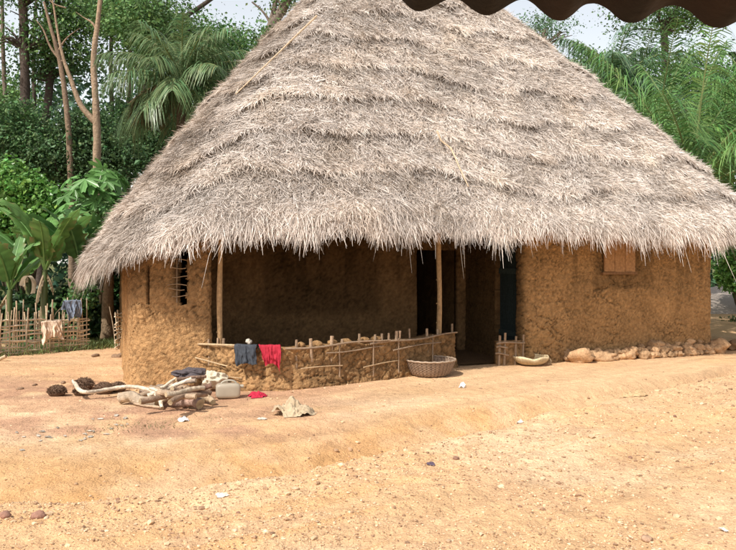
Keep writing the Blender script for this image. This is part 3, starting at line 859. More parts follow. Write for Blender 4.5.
def crumple(px, py, wpx, hpx, colr, name, label, cat, seed, mat='cloth', peaks=((.2, .1, .5), (-.4, -.2, .4)), depth=.8):
    c0 = on_ground(px, py); sc = c0[1] / F
    n = 60
    a, b_ = np.meshgrid(np.linspace(-1, 1, n), np.linspace(-1, 1, n), indexing='ij')
    a, b_ = a * np.sqrt(1 - b_ ** 2 / 2), b_ * np.sqrt(1 - a ** 2 / 2)
    k0 = 1 + 1.1 * (fbm(np.stack([a * .9 + seed, b_ * .9, 0 * a], -1), seed + 30, 3) - .5); a, b_ = a * k0, b_ * k0
    q = np.stack([a * 2.2, b_ * 2.2, 0 * a + seed], -1)
    rr = np.sqrt(a * a + b_ * b_)
    h = 0 * a
    for (x, y, k) in peaks: h = np.maximum(h, k * np.exp(-(((a - x) / .5) ** 2 + ((b_ - y) / .6) ** 2)))
    rid = 1 - np.abs(fbm(q * 1.1, seed, 3) - .5) * 5
    rid2 = 1 - np.abs(fbm(q * 2.6 + 7, seed + 1, 2) - .5) * 5
    out = smooth(1.0, .75, np.maximum(np.abs(a), np.abs(b_)) + .35 * (fbm(q * .9, seed + 9) - .5))
    z = hpx * sc * (h * (.55 + .45 * np.clip(rid, -.5, 1)) + .30 * np.clip(rid2, -.2, 1) * (.35 + h) + .10) * out
    mx = 1 + .9 * (fbm(q * .7, seed + 4) - .5)
    X_ = c0[0] + a * wpx * sc * .5 * mx; Y_ = c0[1] + b_ * wpx * sc * .5 * depth * mx
    Zg = ground_z(X_, Y_) + .006 + np.maximum(z, 0)
    P = np.stack([X_, Y_, Zg], -1)
    mb = MB(); mb.grid(P, np.asarray(colr) * (.8 + .4 * fbm(q * 1.5, seed + 6)[..., None]))
    return tag(mb.build(name, mat), label, cat)
crumple(293, 417, 42, 13, (.46, .36, .24), 'sack_cloth', 'crumpled dusty tan sack cloth lying on the yard', 'sack', 5, peaks=((-.05, .1, 1), (-.6, -.1, .55), (.5, -.1, .45)))
crumple(258, 398, 18, 5, (.45, .03, .06), 'red_rag', 'small flat red rag on the ground below the veranda wall', 'rag', 6, peaks=((.2, 0, .8), (-.4, 0, .6)))
crumple(183, 421, 11, 6, (.72, .70, .68), 'paper_scrap', 'crumpled white paper wad on the ground before the firewood pile', 'litter', 8)
crumple(463, 390, 7, 8, (.85, .85, .88), 'paper_scrap', 'small bright white scrap on the sand between basket and bowl', 'litter', 9)
crumple(262, 421, 10, 3, (.60, .52, .42), 'paper_scrap', 'flat buff scrap on the ground beside the sack cloth', 'litter', 10)
crumple(431, 469, 9, 5, (.12, .09, .12), 'plastic_scrap', 'dark purplish scrap on the gravel track', 'litter', 11)
crumple(221, 503, 12, 3, (.72, .64, .54), 'paper_scrap', 'pale flat scrap lying on the gravel below the ditch', 'litter', 12)
crumple(723, 532, 11, 4, (.74, .66, .60), 'paper_scrap', 'pale flake lying on gravel in the near corner of the track', 'litter', 13)
crumple(520, 426, 8, 4, (.70, .62, .52), 'paper_scrap', 'pale flake lying just across the ditch before the bowl', 'litter', 17)
crumple(632, 402, 24, 6, (.50, .34, .19), 'mud_clod', 'broken clod of pale earth on the lip of the ditch', 'clod', 14, 'stone', peaks=((-.5, 0, 1), (.4, .1, .8)))
r = np.random.default_rng(31)
for k in range(26):
    px, py = r.uniform(12, 128), 0; py = 446 - .17 * px + r.uniform(-9, 8)
    crumple(px, py, r.uniform(2.5, 6.5), r.uniform(1, 3), np.array([.52, .46, .38]) * r.uniform(.5, 1.1), 'litter_scrap', 'small pale scrap in the strip of litter on the brown soil', 'litter', 60 + k)['group'] = 'litter scraps on the brown soil'

# ------------------------------------------------------------------ firewood
def wood(pts, rad, label, colr, capc=(.5, .38, .24), sides=10, group='firewood in the pile', name='firewood_log', knob=.13):
    """pts: (px, py, height) along the piece"""
    P = np.array([on_ground(x, y, h) + np.array([0, 0, gz(*on_ground(x, y, h)[:2])]) for x, y, h in pts])
    if len(P) == 2:
        P = np.linspace(P[0], P[1], 5); P[1:-1] += rng.normal(0, .35 * rad + .004, (3, 3))
    P = resample(chaikin(P, 2), .035)[0]
    rr = np.interp(np.linspace(0, 1, len(P)), [0, 1], [rad, rad * .85])
    mb = MB(); mb.tube(P, rr, sides, np.asarray(colr)[None] * (.6 + .8 * fbm(P * 9, int(rad * 1e4))[:, None]), wob=knob, capc=np.asarray(capc) * .8)
    return tag(mb.build(name, 'bark'), label, 'firewood', group)
BR, GR, PL = (.27, .175, .125), (.34, .26, .20), (.62, .52, .40)
wood([(160, 400, .07), (200, 406.5, .07)], .068, 'thick pinkish brown log with a sawn end at the front of the pile', (.36, .24, .19), (.45, .33, .2))
wood([(121, 400, .07), (158, 404, .06)], .066, 'thick pale log under the long white branch', (.46, .36, .26))
wood([(163, 396, .16), (190, 393.5, .2), (212, 387, .27)], .034, 'dark brown bent log lying across the top of the pile', (.20, .12, .09))
wood([(75, 386, .15), (80, 396, .10), (92, 396, .08), (110, 391, .10), (130, 388, .12), (150, 391, .12), (160, 400, .10), (162, 410, .02)], .026, 'long white crooked branch reaching from the husks to the pile', PL, name='branch')
wood([(75, 386, .15), (73, 383, .18)], .018, 'short stub of white branch among the husks', PL, name='branch')
wood([(148, 397, .1), (170, 388, .2), (192, 380, .3)], .026, 'pale stick leaning up the middle of the pile', PL)
wood([(162, 392, .12), (180, 383, .26), (196, 382, .28)], .03, 'grey forked stick near the top of the pile', GR)
wood([(186, 398, .1), (203, 403, .06)], .045, 'short round log with its pale sawn end facing the jerrycan', (.40, .30, .2), (.62, .5, .32))
wood([(196, 391, .15), (213, 404, .04)], .04, 'light brown log slanting down beside the jerrycan', (.46, .34, .22), (.6, .48, .3))
wood([(150, 398, .05), (180, 397, .05)], .05, 'grey brown log lying inside the pile', GR)
wood([(165, 392, .05), (205, 393, .06)], .06, 'brown log at the back of the pile against the wall', BR)
wood([(140, 393, .05), (170, 391, .06)], .05, 'grey log at the back of the pile beside the wall corner', GR)
wood([(176, 380, .3), (206, 377, .3)], .022, 'thin dark stick lying over the dark cloth', BR)
wood([(170, 400, .14), (150, 391, .2)], .022, 'thin white stick crossing the thick pale log', PL)
wood([(186, 388, .24), (208, 396, .16)], .028, 'mid brown stick crossing above the round log', (.33, .22, .14))
wood([(160, 389, .2), (176, 379, .3)], .018, 'thin pale twig at the back of the pile', PL)
rw = np.random.default_rng(17)
for k, (a, b, rad) in enumerate([((128, 399, .05), (166, 392, .12), .03), ((140, 403, .16), (178, 394, .2), .034), ((152, 404, .05), (186, 396, .16), .04), ((158, 396, .2), (196, 398, .2), .036), ((170, 402, .2), (206, 396, .16), .032), ((166, 395, .26), (204, 390, .24), .03), ((150, 390, .1), (190, 390, .16), .045), ((172, 391, .2), (210, 394, .1), .04), ((178, 405, .03), (206, 400, .05), .04), ((134, 406, .03), (160, 409, .03), .016)]):
    wood([a, b], rad, 'split piece of firewood jumbled in the middle of the pile', np.array([[.40, .29, .20], [.28, .19, .13], [.50, .40, .29]][k % 3]), group='split pieces jumbled in the firewood pile')
# dark cloth and white bag thrown on the pile
def heap(px, py, h, sx, sy, sz, colr, seed, name, label, cat, mat='cloth', rough=.35):
    p = on_ground(px, py, 0); p[2] = gz(p[0], p[1]) + h
    mb = MB(); iv, it = ICO[5]
    n = (.5 - np.abs(fbm(iv * 1.5 + seed, seed, 2) - .5) * 4) * rough * .45 + (.5 - np.abs(fbm(iv * 3.1 + seed, seed + 4, 2) - .5) * 4) * rough * .22 + (fbm(iv * 1.2, seed + 14) - .5) * rough
    mb.add(iv * (1 + n[:, None]) * np.array([sx, sy, sz]) + p, None, it, np.asarray(colr) * (.8 + .4 * fbm(iv * 4, seed + 2)[:, None]))
    return tag(mb.build(name, mat), label, cat)
heap(190, 391, .21, .19, .15, .07, (.10, .085, .09), 4, 'dark_cloth', 'dark purplish cloth thrown over the top of the firewood pile', 'cloth', rough=.9)
heap(214, 392, .14, .16, .13, .12, (.62, .54, .41), 9, 'plastic_sack', 'whitish crumpled sack between the firewood and the jerrycan', 'sack', rough=.9)
# jerrycan
jp = on_ground(228, 401); jp[1] += .10; jp[0] = (228 - CX) / F * jp[1]; jp[2] = gz(jp[0], jp[1])
jc = thing('jerrycan', 'cloudy plastic jerrycan lying at the end of the firewood pile', 'jerrycan', jp)
def rbox(mb, c0, sx, sy, sz, colr, rot=0, e=5.0, wob=.006):
    n = 40
    th = np.linspace(-PI, PI, n, endpoint=False); ph = np.linspace(-PI / 2, PI / 2, 22)
    T, Ph = np.meshgrid(th, ph, indexing='ij')
    f = lambda x: np.sign(x) * np.abs(x) ** (2 / e)
    P = np.stack([sx * f(np.cos(Ph)) * f(np.cos(T)), sy * f(np.cos(Ph)) * f(np.sin(T)), sz * f(np.sin(Ph))], -1)
    P = P * (1 + wob * 4 * (fbm(P * 14, 3)[..., None] - .5))
    ca, sa = math.cos(rot), math.sin(rot)
    P = np.stack([P[..., 0] * ca - P[..., 1] * sa, P[..., 0] * sa + P[..., 1] * ca, P[..., 2]], -1)
    mb.grid(P + c0, colr, close_u=True)
mb = MB(); rbox(mb, jp + [0, 0, .09], .15, .085, .09, (.60, .53, .42), .25, wob=.012); mb.build('body', 'plastic', jc)
mb = MB(); mb.tube(np.stack([jp + [.14, .03, .135], jp + [.185, .04, .135]]), .022, 10, (.6, .55, .45)); mb.build('neck', 'plastic', jc)
mb = MB(); a = np.linspace(0, PI, 9); mb.tube(np.stack([jp[0] - .08 + .09 * (1 - np.cos(a)), jp[1] - .02 + .02 * (1 - np.cos(a)), jp[2] + .17 + .045 * np.sin(a)], -1), .012, 8, (.6, .55, .45)); mb.build('handle', 'plastic', jc)

# brown fibrous palm husks
def husk(px, py, rpx, label, seed, sq=(1.1, .9, .75)):
    p = on_ground(px, py); s = .86 * rpx / F * p[1]; p[2] = gz(p[0], p[1]) + s * sq[2] * .7
    mb = MB(); iv, it = ICO[3]
    n = (fbm(iv * 2 + seed, seed) - .5) * .4
    vv = iv * (1 + n[:, None]) * s * np.array(sq)
    mb.add(vv + p, None, it, np.array([.14, .085, .055]))
    rr = np.random.default_rng(seed); k = 900
    d = unit(rr.normal(size=(k, 3))); d[:, 2] = np.abs(d[:, 2]) * .9 - .1
    st = d * s * np.array(sq) * .85 + p
    dd = unit(d + rr.normal(0, .5, (k, 3)))
    Cc = st[:, None] + dd[:, None] * (np.linspace(0, 1, 3)[None, :, None] * s * rr.uniform(.22, .46, (k, 1, 1)))
    sd_ = unit(np.cross(dd, rr.normal(size=(k, 3))))
    mb.ribbons(Cc, sd_[:, None] * np.array([.006, .005, .001])[None, :, None], np.array([.20, .125, .08]) * rr.uniform(.4, 1.3, (k, 1)))
    tag(mb.build('palm_husk', 'thatch'), label, 'husk', 'fibrous husks beside the firewood')
husk(57, 399, 9.5, 'brown fibrous palm husk lying apart at the end of the row', 41)
husk(81, 398, 8, 'low brown husk under the stub of white branch', 42)
husk(84, 392, 10, 'tall brown husk with the white branch resting on it', 43)
husk(104, 396, 10, 'brown husk beneath the middle of the white branch', 44)
husk(118, 394, 8.5, 'small brown husk next to the thick pale log', 45)

# low weeds near the wood pile
def tufts(mb, centres, n, h, spread, colr, r, wid=.006):
    k = len(centres)
    base = np.repeat(centres, n, 0) + np.concatenate([r.normal(0, spread, (k * n, 2)), np.zeros((k * n, 1))], 1)
    d = unit(np.concatenate([r.normal(0, .5, (k * n, 2)), np.ones((k * n, 1))], 1))
    L = h * r.uniform(.4, 1.2, k * n); s = np.linspace(0, 1, 4)
    out = np.concatenate([d[:, :2], np.zeros((k * n, 1))], 1)
    Cc = base[:, None] + d[:, None] * (L[:, None] * s)[..., None] + out[:, None] * (L[:, None] * .5 * s ** 2)[..., None]
    side = unit(np.cross(d, r.normal(size=(k * n, 3))))
    mb.ribbons(Cc, side[:, None] * (wid * np.array([.6, 1, .8, .1]))[None, :, None], np.asarray(colr) * r.uniform(.6, 1.4, (k * n, 1)))
mb = MB(); r = np.random.default_rng(12)
cs = []
for px, py in [(150, 426), (158, 424), (165, 427), (100, 432), (110, 429), (128, 428), (75, 432), (212, 420), (140, 429), (118, 420)]:
    g = on_ground(px, py); g[2] = gz(g[0], g[1]); cs.append(g)
tufts(mb, np.array(cs), 22, .032, .09, (.20, .20, .09), r, .003)
tag(mb.build('grass', 'leaf', loc=(0, 0, 0)), 'sparse short weeds in the dusty yard', kind='stuff')

# ------------------------------------------------------------------ fence
def fence(a, b, label, h_st, rails, seed, n, extra=0):
    r = np.random.default_rng(seed)
    A_, B_ = np.array(a, float), np.array(b, float)
    A_[2] = gz(A_[0], A_[1]); B_[2] = gz(B_[0], B_[1])
    root = thing('wattle_fence', label, 'fence', (A_ + B_) / 2)
    dirv = unit(B_ - A_); nrm = np.array([-dirv[1], dirv[0], 0])
    Lf = np.linalg.norm(B_ - A_)
    for k in range(n):
        f = (k + .5 + r.uniform(-.3, .3)) / n
        p = A_ + (B_ - A_) * f
        h = h_st * r.uniform(.72, 1.06)
        tip = p + np.array([r.normal(0, .05), r.normal(0, .03), h])
        mid = (p + tip) / 2 + r.normal(0, .012, 3)
        mb = MB(); mb.tube(chaikin(np.array([p - [0, 0, .1], mid, tip]), 2), r.uniform(.008, .014), 6, np.array([.56, .45, .32]) * r.uniform(.65, 1.2), wob=.12); mb.build('stake', 'wood', root)
    for k, z in enumerate(rails):
        m = int(Lf / .14); f = np.linspace(-.01, 1.01, m)
        P = A_ + (B_ - A_) * f[:, None]
        P = P + nrm * (np.sin(f * Lf * 9 + PI * k) * .022)[:, None]
        P[:, 2] += z + .02 * np.sin(f * 5 + k * 2) + .012 * r.normal(0, 1, m)
        mb = MB(); mb.tube(P, .013 + .005 * r.random(), 6, np.array([.70, .58, .43]) * r.uniform(.75, 1.15), wob=.15); mb.build('woven_rail', 'wood', root)
    return root
fa, fb = on_ground(-60, 364), on_ground(88, 350.5)
RL_ = [.04, .10, .16, .22, .28, .34, .40, .47, .54, .60]
fence(fa, fb, 'woven stick fence with a cream cloth hung on it, by the banana plants', .95, RL_, 5, 58)
fc, fd = on_ground(115, 351), on_ground(131, 347.5)
fence(fc, fd, 'short piece of woven stick fence between the bare trunk and the hut', .98, [.04, .12, .2, .28, .36, .44, .52, .6, .68], 6, 8)
fe = unit(fb - fa); fn_ = np.array([fe[1], -fe[0], 0])
def on_fence(px, z):
    k = (px - CX) / F
    # intersect view column with fence line
    d = fb - fa; t = (k * fa[1] - fa[0]) / (d[0] - k * d[1]); p = fa + d * t; p[2] = gz(p[0], p[1]) + z; return p
drape('hung_cloth', 'cream cloth hung over the woven fence', 0, 0, 0, .40, .34, .1, (.72, .56, .42), 13, .05, centre=on_fence(50, .56) + fn_ * .03, ex=fe, ey=fn_)
drape('hung_cloth', 'grey blue garment hung on top of the fence stakes', 0, 0, 0, .34, .36, .2, (.20, .24, .31), 15, .3, centre=on_fence(72, .92), ex=fe, ey=fn_)
pp = on_ground(2, 346); 
mb = MB(); mb.tube(np.stack([on_ground(-8, 363), on_ground(6, 356, .12)]), .03, 7, (.5, .38, .25)); tag(mb.build('stick', 'wood'), 'short pale stick leaning up from the ground before the fence', 'stick')
for k, (px, py, s) in enumerate([(95, 358, 4), (116, 359, 4.5), (122, 357, 3.5), (63, 386, 3), (35, 388, 2.5), (20, 392, 3)]):
    stone(px, py, s, (.26, .17, .11), 'brown clod on bare ground between fence and hut', 'clods by the fence', seed=80 + k, squash=(1.3, .8, .5))

# ------------------------------------------------------------------ vegetation
def leaf_cloud(mb, cen, per, spread, size, colr, r, up=.7, var=.35, shape=.34):
    n = len(cen) * per
    off = r.normal(0, 1, (n, 3)); 
    P = np.repeat(cen, per, 0) + off * np.asarray(spread)
    Nn = unit(r.normal(0, .7, (n, 3)) + np.array([0, 0, up]) + off * .25)
    D = unit(np.cross(Nn, r.normal(size=(n, 3)))); D[:, 2] -= .25; D = unit(D)
    S = unit(np.cross(D, Nn))
    L = size * np.exp(r.normal(0, .3, n))
    cv = np.repeat(r.uniform(1 - var, 1 + var, (len(cen), 1)), per, 0) * r.uniform(.75, 1.25, (n, 1))
    c = np.asarray(colr) * cv * (1 + np.stack([r.normal(0, .12, n), np.zeros(n), r.normal(0, .1, n)], -1))
    mb.leaves(P, D, S, L, L * shape, c)

HOLES = [(118, 62, 12), (121, 85, 10), (113, 45, 9), (112, 100, 8), (14, 22, 15), (6, 52, 10), (22, 62, 8), (216, 2, 13), (244, 5, 8), (38, 4, 7), (62, 80, 6), (30, 90, 7),
         (86, 88, 6), (588, 33, 14), (572, 45, 12), (600, 20, 10), (560, 52, 8), (718, 42, 13), (708, 56, 7), (724, 28, 9), (238, 57, 5), (12, 74, 7)]
def thin(cen, hard=1.0):
    """forest gaps: clumps are left out where the canopy opens to the sky"""
    x = CX + cen[:, 0] / cen[:, 1] * F; y = HZ - (cen[:, 2] - EYE) / cen[:, 1] * F
    ok = np.ones(len(cen), bool)
    for hx, hy, hr in HOLES:
        ok &= ((x - hx) ** 2 + (y - hy) ** 2) > (hr * hard) ** 2
    return cen[ok]

def forest_tree(label, depth, trunk, crowns, bark, leafc, seed, size=.26, per=26, limbs=True, name='forest_tree', branches=(), back=0.0):
    """trunk: [(px, py, r px)], crowns: [(px, py, rx, ry, clumps)] read at the tree's own depth"""
    r = np.random.default_rng(seed)
    base = at(trunk[0][0], 0, depth); base[2] = -.05
    root = thing(name, label, 'tree', base)
    s = depth / F
    pts = np.array([at(x, y, depth) for x, y, _ in trunk]); rad = np.array([q[2] * s for q in trunk])
    pts = np.vstack([base, pts]); rad = np.concatenate([[rad[0] * 1.25], rad])
    tt_ = np.linspace(0, 1, len(pts)); P = chaikin(np.hstack([pts, rad[:, None]]), 2)
    P = resample(P, .3)[0]
    mb = MB()
    k = len(P); cvar = np.asarray(bark)[None] * (.45 + 1.1 * fbm(P[:, :3] * 1.3, seed)[:, None])
    mb.tube(P[:, :3], P[:, 3], 9, cvar, wob=.10)
    for br in branches:
        q = np.array([list(at(x, y, depth)) + [rr * s] for x, y, rr in br]); q = chaikin(q, 2)
        mb.tube(q[:, :3], q[:, 3], 8, np.asarray(bark), wob=.08)
    cl = []
    for (x, y, rx, ry, n) in crowns:
        c0 = at(x, y, depth) + [0, back, 0]; d = unit(r.normal(size=(n, 3))) * (r.random((n, 1)) ** .4)
        cc = c0 + d * np.array([rx * s, min(rx * s, 2.4 - back * .5), ry * s])
        cl.append(cc)
        if limbs:
            j = np.argmin(np.abs(P[:, 2] - (c0[2] - ry * s))); j = min(j, k - 2)
            for q in cc[:: max(1, n // 6)]:
                m_ = (P[j, :3] + q) / 2 + r.normal(0, .15, 3) + [0, 0, .2]
                mb.tube(chaikin(np.array([P[j, :3], m_, q]), 2), np.linspace(P[j, 3] * .45, .012, 9), 6, np.asarray(bark) * .9)
    mb.build('trunk', 'bark', root)
    cen = thin(np.vstack(cl), 1.75)
    mb = MB(); leaf_cloud(mb, cen, int(per * 3.0), np.array([.42, .42, .18]) * (depth / 25.0), size * .42, np.array(leafc) * np.array([2.25, 2.05, 1.75]), r, var=.5); mb.build('crown', 'leaf', root, smooth_=False)
    return root

DKB, PLB, GYB = (.085, .065, .055), (.31, .225, .155), (.20, .16, .13)
G1, G2, G3 = (.052, .105, .04), (.042, .088, .038), (.075, .145, .05)
forest_tree('tall tree with one thick straight dark trunk at the forest edge', 26, [(27, 240, 5.5), (26, 150, 5), (25, 70, 4.6), (23, 10, 4.2), (22, -60, 3.5)],
            [(15, -25, 55, 35, 60), (5, 38, 26, 12, 22), (45, 30, 26, 18, 30)], DKB, G1, 1)
forest_tree('dark tree leaning towards the pale forked trunk, its stem splitting high up', 27, [(40, 250, 4.5), (44, 140, 4.2), (50, 80, 3.8), (56, 30, 3.5), (60, -40, 3)],
            [(55, 5, 45, 30, 60), (60, 60, 25, 18, 30), (35, 70, 22, 15, 24)], DKB, G2, 2, branches=[((50, 80, 2.5), (45, 50, 2), (47, 10, 1.8), (44, -30, 1.4))])
forest_tree('slender tree with mottled pale bark and bare upper twigs', 24, [(72, 250, 3.2), (70, 150, 3), (67, 110, 2.8), (62, 70, 2.4), (56, 45, 2), (49, 22, 1.6), (44, 2, 1.2)],
            [(75, -5, 35, 22, 40), (80, 35, 22, 18, 22)], (.24, .17, .12), G1, 3, limbs=False, back=2.2,
            branches=[((62, 62, 1.5), (50, 48, 1.2), (44, 30, .8), (36, 20, .4)), ((59, 50, 1.2), (66, 38, .9), (80, 28, .25)), ((66, 8, .7), (52, 4, .7), (46, -6, .6))])
forest_tree('pale barked tree forking low into one straight and one curved limb', 22, [(98, 260, 4), (97, 180, 3.8), (97, 125, 3.7), (95, 90, 3.2), (93, 60, 3), (96, 35, 2.6), (100, 5, 2.2), (102, -30, 1.8)],
            [(105, -8, 42, 26, 52), (95, 32, 20, 12, 16), (135, 20, 25, 20, 30)], PLB, G1, 4, limbs=False, back=2.2,
            branches=[((97, 124, 3.2), (90, 117, 3), (82, 108, 2.8), (76, 95, 2.5), (72, 82, 2.2), (64, 62, 1.7), (58, 35, 1.3), (54, 8, .9), (50, -14, .5)), ((97, 30, 1.4), (92, 22, 1.1), (84, 18, .5), (76, 12, .2))])
forest_tree('tall tree behind the small palm with two dark leaning stems', 31, [(152, 200, 5), (148, 110, 4.5), (145, 40, 4), (141, -30, 3.5)],
            [(160, 20, 45, 26, 60), (135, 60, 14, 22, 16), (180, 40, 40, 20, 44)], DKB, G1, 5,
            branches=[((150, 120, 4), (165, 60, 3.4), (158, 20, 3), (150, -30, 2.4)), ((160, 30, 3), (190, 14, 2.4), (217, -5, 2))])
forest_tree('rounded leafy tree standing between the small palm and the roof', 34, [(222, 240, 5), (222, 120, 4), (224, 60, 3)],
            [(215, 48, 46, 22, 70), (240, 62, 34, 24, 50), (205, 75, 30, 25, 40)], DKB, (.05, .115, .04), 6, size=.30)
forest_tree('grey gnarled tree slanting up behind the roof', 25, [(250, 120, 6), (257, 55, 5.5), (270, 28, 5), (283, 10, 4.6), (300, -30, 4)],
            [(300, -45, 40, 20, 30), (268, 40, 12, 8, 8), (285, 0, 10, 8, 6)], GYB, G1, 7, limbs=False,
            branches=[((266, 36, 3), (273, 16, 2.6), (277, -8, 2.2)), ((272, 26, 1.5), (264, 12, 1.1), (252, 2, .8)), ((283, 10, 2), (280, 2, 1.4), (268, -8, 1))])
forest_tree('dark understorey tree filling the forest edge above the vine bush', 25, [(10, 250, 3), (12, 170, 2.4)], [(12, 132, 36, 32, 80), (45, 155, 34, 24, 60)], DKB, G2, 8)
forest_tree('low dark tree behind the papaya', 25, [(75, 260, 3), (75, 180, 2.4)], [(62, 165, 36, 20, 60), (84, 130, 22, 24, 44), (112, 160, 32, 26, 66)], DKB, (.035, .07, .032), 9)
forest_tree('dark tree below the small palm beside the roof', 27, [(150, 260, 3.5), (150, 150, 2.6)], [(142, 140, 28, 30, 70), (172, 140, 30, 26, 60), (128, 110, 14, 16, 20)], DKB, G2, 10)
forest_tree('broad green tree at the far end of the clearing', 33, [(-20, 260, 4), (-18, 120, 3)], [(2, 92, 36, 22, 60), (-40, 60, 50, 50, 60)], DKB, G3, 11)
forest_tree('feathery pale tree seen just past the roof slope', 36, [(548, 200, 4), (546, 80, 3), (544, 30, 2.4)], [(540, 28, 26, 16, 30), (558, 38, 22, 12, 20), (565, 72, 30, 16, 34)], GYB, (.06, .12, .07), 12, size=.22)
forest_tree('tall dark tree rising above the palm grove', 34, [(668, 240, 5), (666, 100, 4), (664, 20, 3.4)], [(655, 12, 44, 24, 60), (700, 15, 24, 18, 24), (690, 75, 30, 26, 50)], DKB, G1, 13)
forest_tree('dense tree behind the palm grove beyond the hut corner', 32, [(728, 240, 5), (728, 120, 4)], [(738, 95, 32, 34, 70), (705, 125, 40, 30, 70), (640, 110, 40, 26, 60)], DKB, G2, 14)
forest_tree('green tree filling the gap between roof and palm grove', 33, [(620, 240, 4), (620, 120, 3)], [(612, 85, 32, 26, 60), (600, 62, 18, 12, 16)], DKB, G1, 15)

forest_tree('very slim dark stem between the straight dark trunk and the leaning one', 30, [(34, 240, 2.2), (35, 120, 2), (33, 50, 1.8), (37, -10, 1.5)], [(36, 10, 22, 14, 24), (30, 52, 14, 9, 10)], DKB, G1, 17, limbs=False)
forest_tree('very slim dark stem between the forked trunk and the small palm', 30, [(112, 240, 2.4), (113, 130, 2.2), (110, 60, 2), (114, -10, 1.6)], [(112, 8, 22, 14, 26), (106, 130, 20, 14, 24)], DKB, G1, 18, limbs=False)
forest_tree('slim grey stem rising just beside the small palm fronds', 29, [(129, 240, 2.6), (128, 130, 2.4), (131, 60, 2.2), (127, -10, 1.8)], [(130, 12, 24, 16, 30), (135, 45, 12, 10, 12)], GYB, (.06, .12, .045), 19, limbs=False)
forest_tree('slim leaning stem at the edge of the picture', 28, [(12, 240, 2.4), (8, 140, 2.2), (3, 60, 2), (2, -10, 1.6)], [(0, 30, 20, 14, 24), (4, 110, 20, 14, 24)], GYB, (.065, .13, .045), 20, limbs=False)
# far forest, one mass
mb = MB(); r = np.random.default_rng(77)
cl = []
for k in range(2300):
    px = r.uniform(-260, 1000); Yd = r.uniform(44, 62)
    topy = 95 - 55 * fbm(np.array([[px * .012, 3.3, 0]]), 9)[0] + 30 * (fbm(np.array([[px * .05, 1.3, 0]]), 19)[0] - .5)
    py = topy + (300 - topy) * r.random() ** 1.1
    cl.append(at(px, py, Yd))
cl = thin(np.array(cl), 2.0)
leaf_cloud(mb, cl, 36, (1.2, 1.2, .6), .40, (.05, .10, .055), r, var=.5)
tag(mb.build('distant_forest', 'leaf', loc=(0, 0, 0), smooth_=False), 'dark mass of far forest behind the clearing', kind='stuff')

def frond(root, base, az, el, L, r, colr, curl=1.0, leafl=.62, n=56, wid=.018, name='frond', hang=1.0):
    s = np.linspace(0, 1, 16)
    h = np.array([math.cos(az), math.sin(az), 0])
    ang = el - curl * s ** 1.3
    d = np.cos(ang)[:, None] * h + np.sin(ang)[:, None] * np.array([0, 0, 1.0])
    path = base + np.concatenate([[np.zeros(3)], np.cumsum((d[:-1] + d[1:]) / 2 * (L / 15), 0)])
    mb = MB(); mb.tube(path, np.linspace(.035, .006, 16), 5, np.array([.26, .32, .13]))
    t = np.repeat(np.linspace(.14, .99, n), 2); sg = np.tile([1, -1], n)
    B = np.stack([np.interp(t, s, path[:, k]) for k in range(3)], 1)
    T = unit(np.stack([np.interp(t, s, d[:, k]) for k in range(3)], 1))
    side = np.cross(T, np.array([0, 0, 1.0])); side = unit(side); nn = np.cross(side, T)
    m = len(t)
    dl = unit(T * r.uniform(.5, .9, (m, 1)) + side * sg[:, None] * .9 + nn * r.uniform(-.1, .45, (m, 1)) + r.normal(0, .12, (m, 3)))
    Ll = leafl * np.clip(np.sin(np.clip(t, .02, 1) * PI) ** .5 + .15, 0, 1) * r.uniform(.75, 1.15, m)
    q = np.linspace(0, 1, 4)
    Cc = B[:, None] + dl[:, None] * (Ll[:, None] * q)[..., None] + np.array([0, 0, -1.0]) * (hang * Ll[:, None] * q ** 2)[..., None]
    sv = unit(np.cross(dl, nn))
    c = np.asarray(colr) * r.uniform(.65, 1.35, (m, 1)) * (1 + np.stack([r.normal(0, .15, m), np.zeros(m), np.zeros(m)], -1))
    mb.ribbons(Cc, sv[:, None] * (wid * np.array([.5, 1, .8, .1]))[None, :, None], c)
    return mb.build(name, 'gloss_leaf', root, smooth_=False)

def palm(label, px, py, depth, nf, L, colr, seed, els=(-.2, 1.35), curl=(.8, 1.5), trunk_r=.16, leafl=.62, dead=0, azr=(0, 2 * PI), cat='palm', wid=.019):
    r = np.random.default_rng(seed)
    top_ = at(px, py, depth); base = np.array([top_[0] + r.normal(0, .15), depth, -.03])
    root = thing('oil_palm', label, cat, base)
    P = np.linspace(base, top_, 14)
    mb = MB(); mb.tube(P, trunk_r * np.linspace(1.15, .9, 14) * (1 + .12 * r.random(14)), 10, (.13, .10, .075), wob=.15); mb.build('trunk', 'bark', root)
    for k in range(nf):
        az = k * 2.39996 + r.uniform(-.2, .2); f = k / max(1, nf - 1)
        if azr != (0, 2 * PI): az = r.uniform(*azr)
        el = els[1] - (els[1] - els[0]) * f ** .9 + r.uniform(-.1, .1)
        cc = np.asarray(colr) * r.uniform(.8, 1.2)
        frond(root, top_ + [0, 0, .1 * (1 - f)], az, el, L * r.uniform(.8, 1.1), r, cc, curl=r.uniform(*curl), leafl=leafl, wid=wid)
    for k in range(dead):
        frond(root, top_, r.uniform(2.2, 4.2), .1, L * .8, r, (.36, .27, .15), curl=1.5, leafl=leafl * .7, name='dead_frond', hang=.9)
    return root
palm('bushy young palm rising between the forest trees and the roof', 182, 84, 18.5, 32, 2.0, (.16, .24, .105), 31, els=(-.35, 1.45), curl=(.7, 1.5), leafl=.62, dead=4, trunk_r=.13, wid=.013)
palm('tall oil palm with upright fronds in the middle of the palm grove', 655, 165, 20, 17, 4.2, (.13, .25, .075), 32, els=(.25, 1.52), curl=(.4, 1.2), leafl=1.05)
palm('oil palm with a straight pale midrib standing before the grove', 693, 190, 17, 15, 3.7, (.14, .27, .08), 33, els=(.3, 1.55), curl=(.3, 1.1), leafl=1.0)
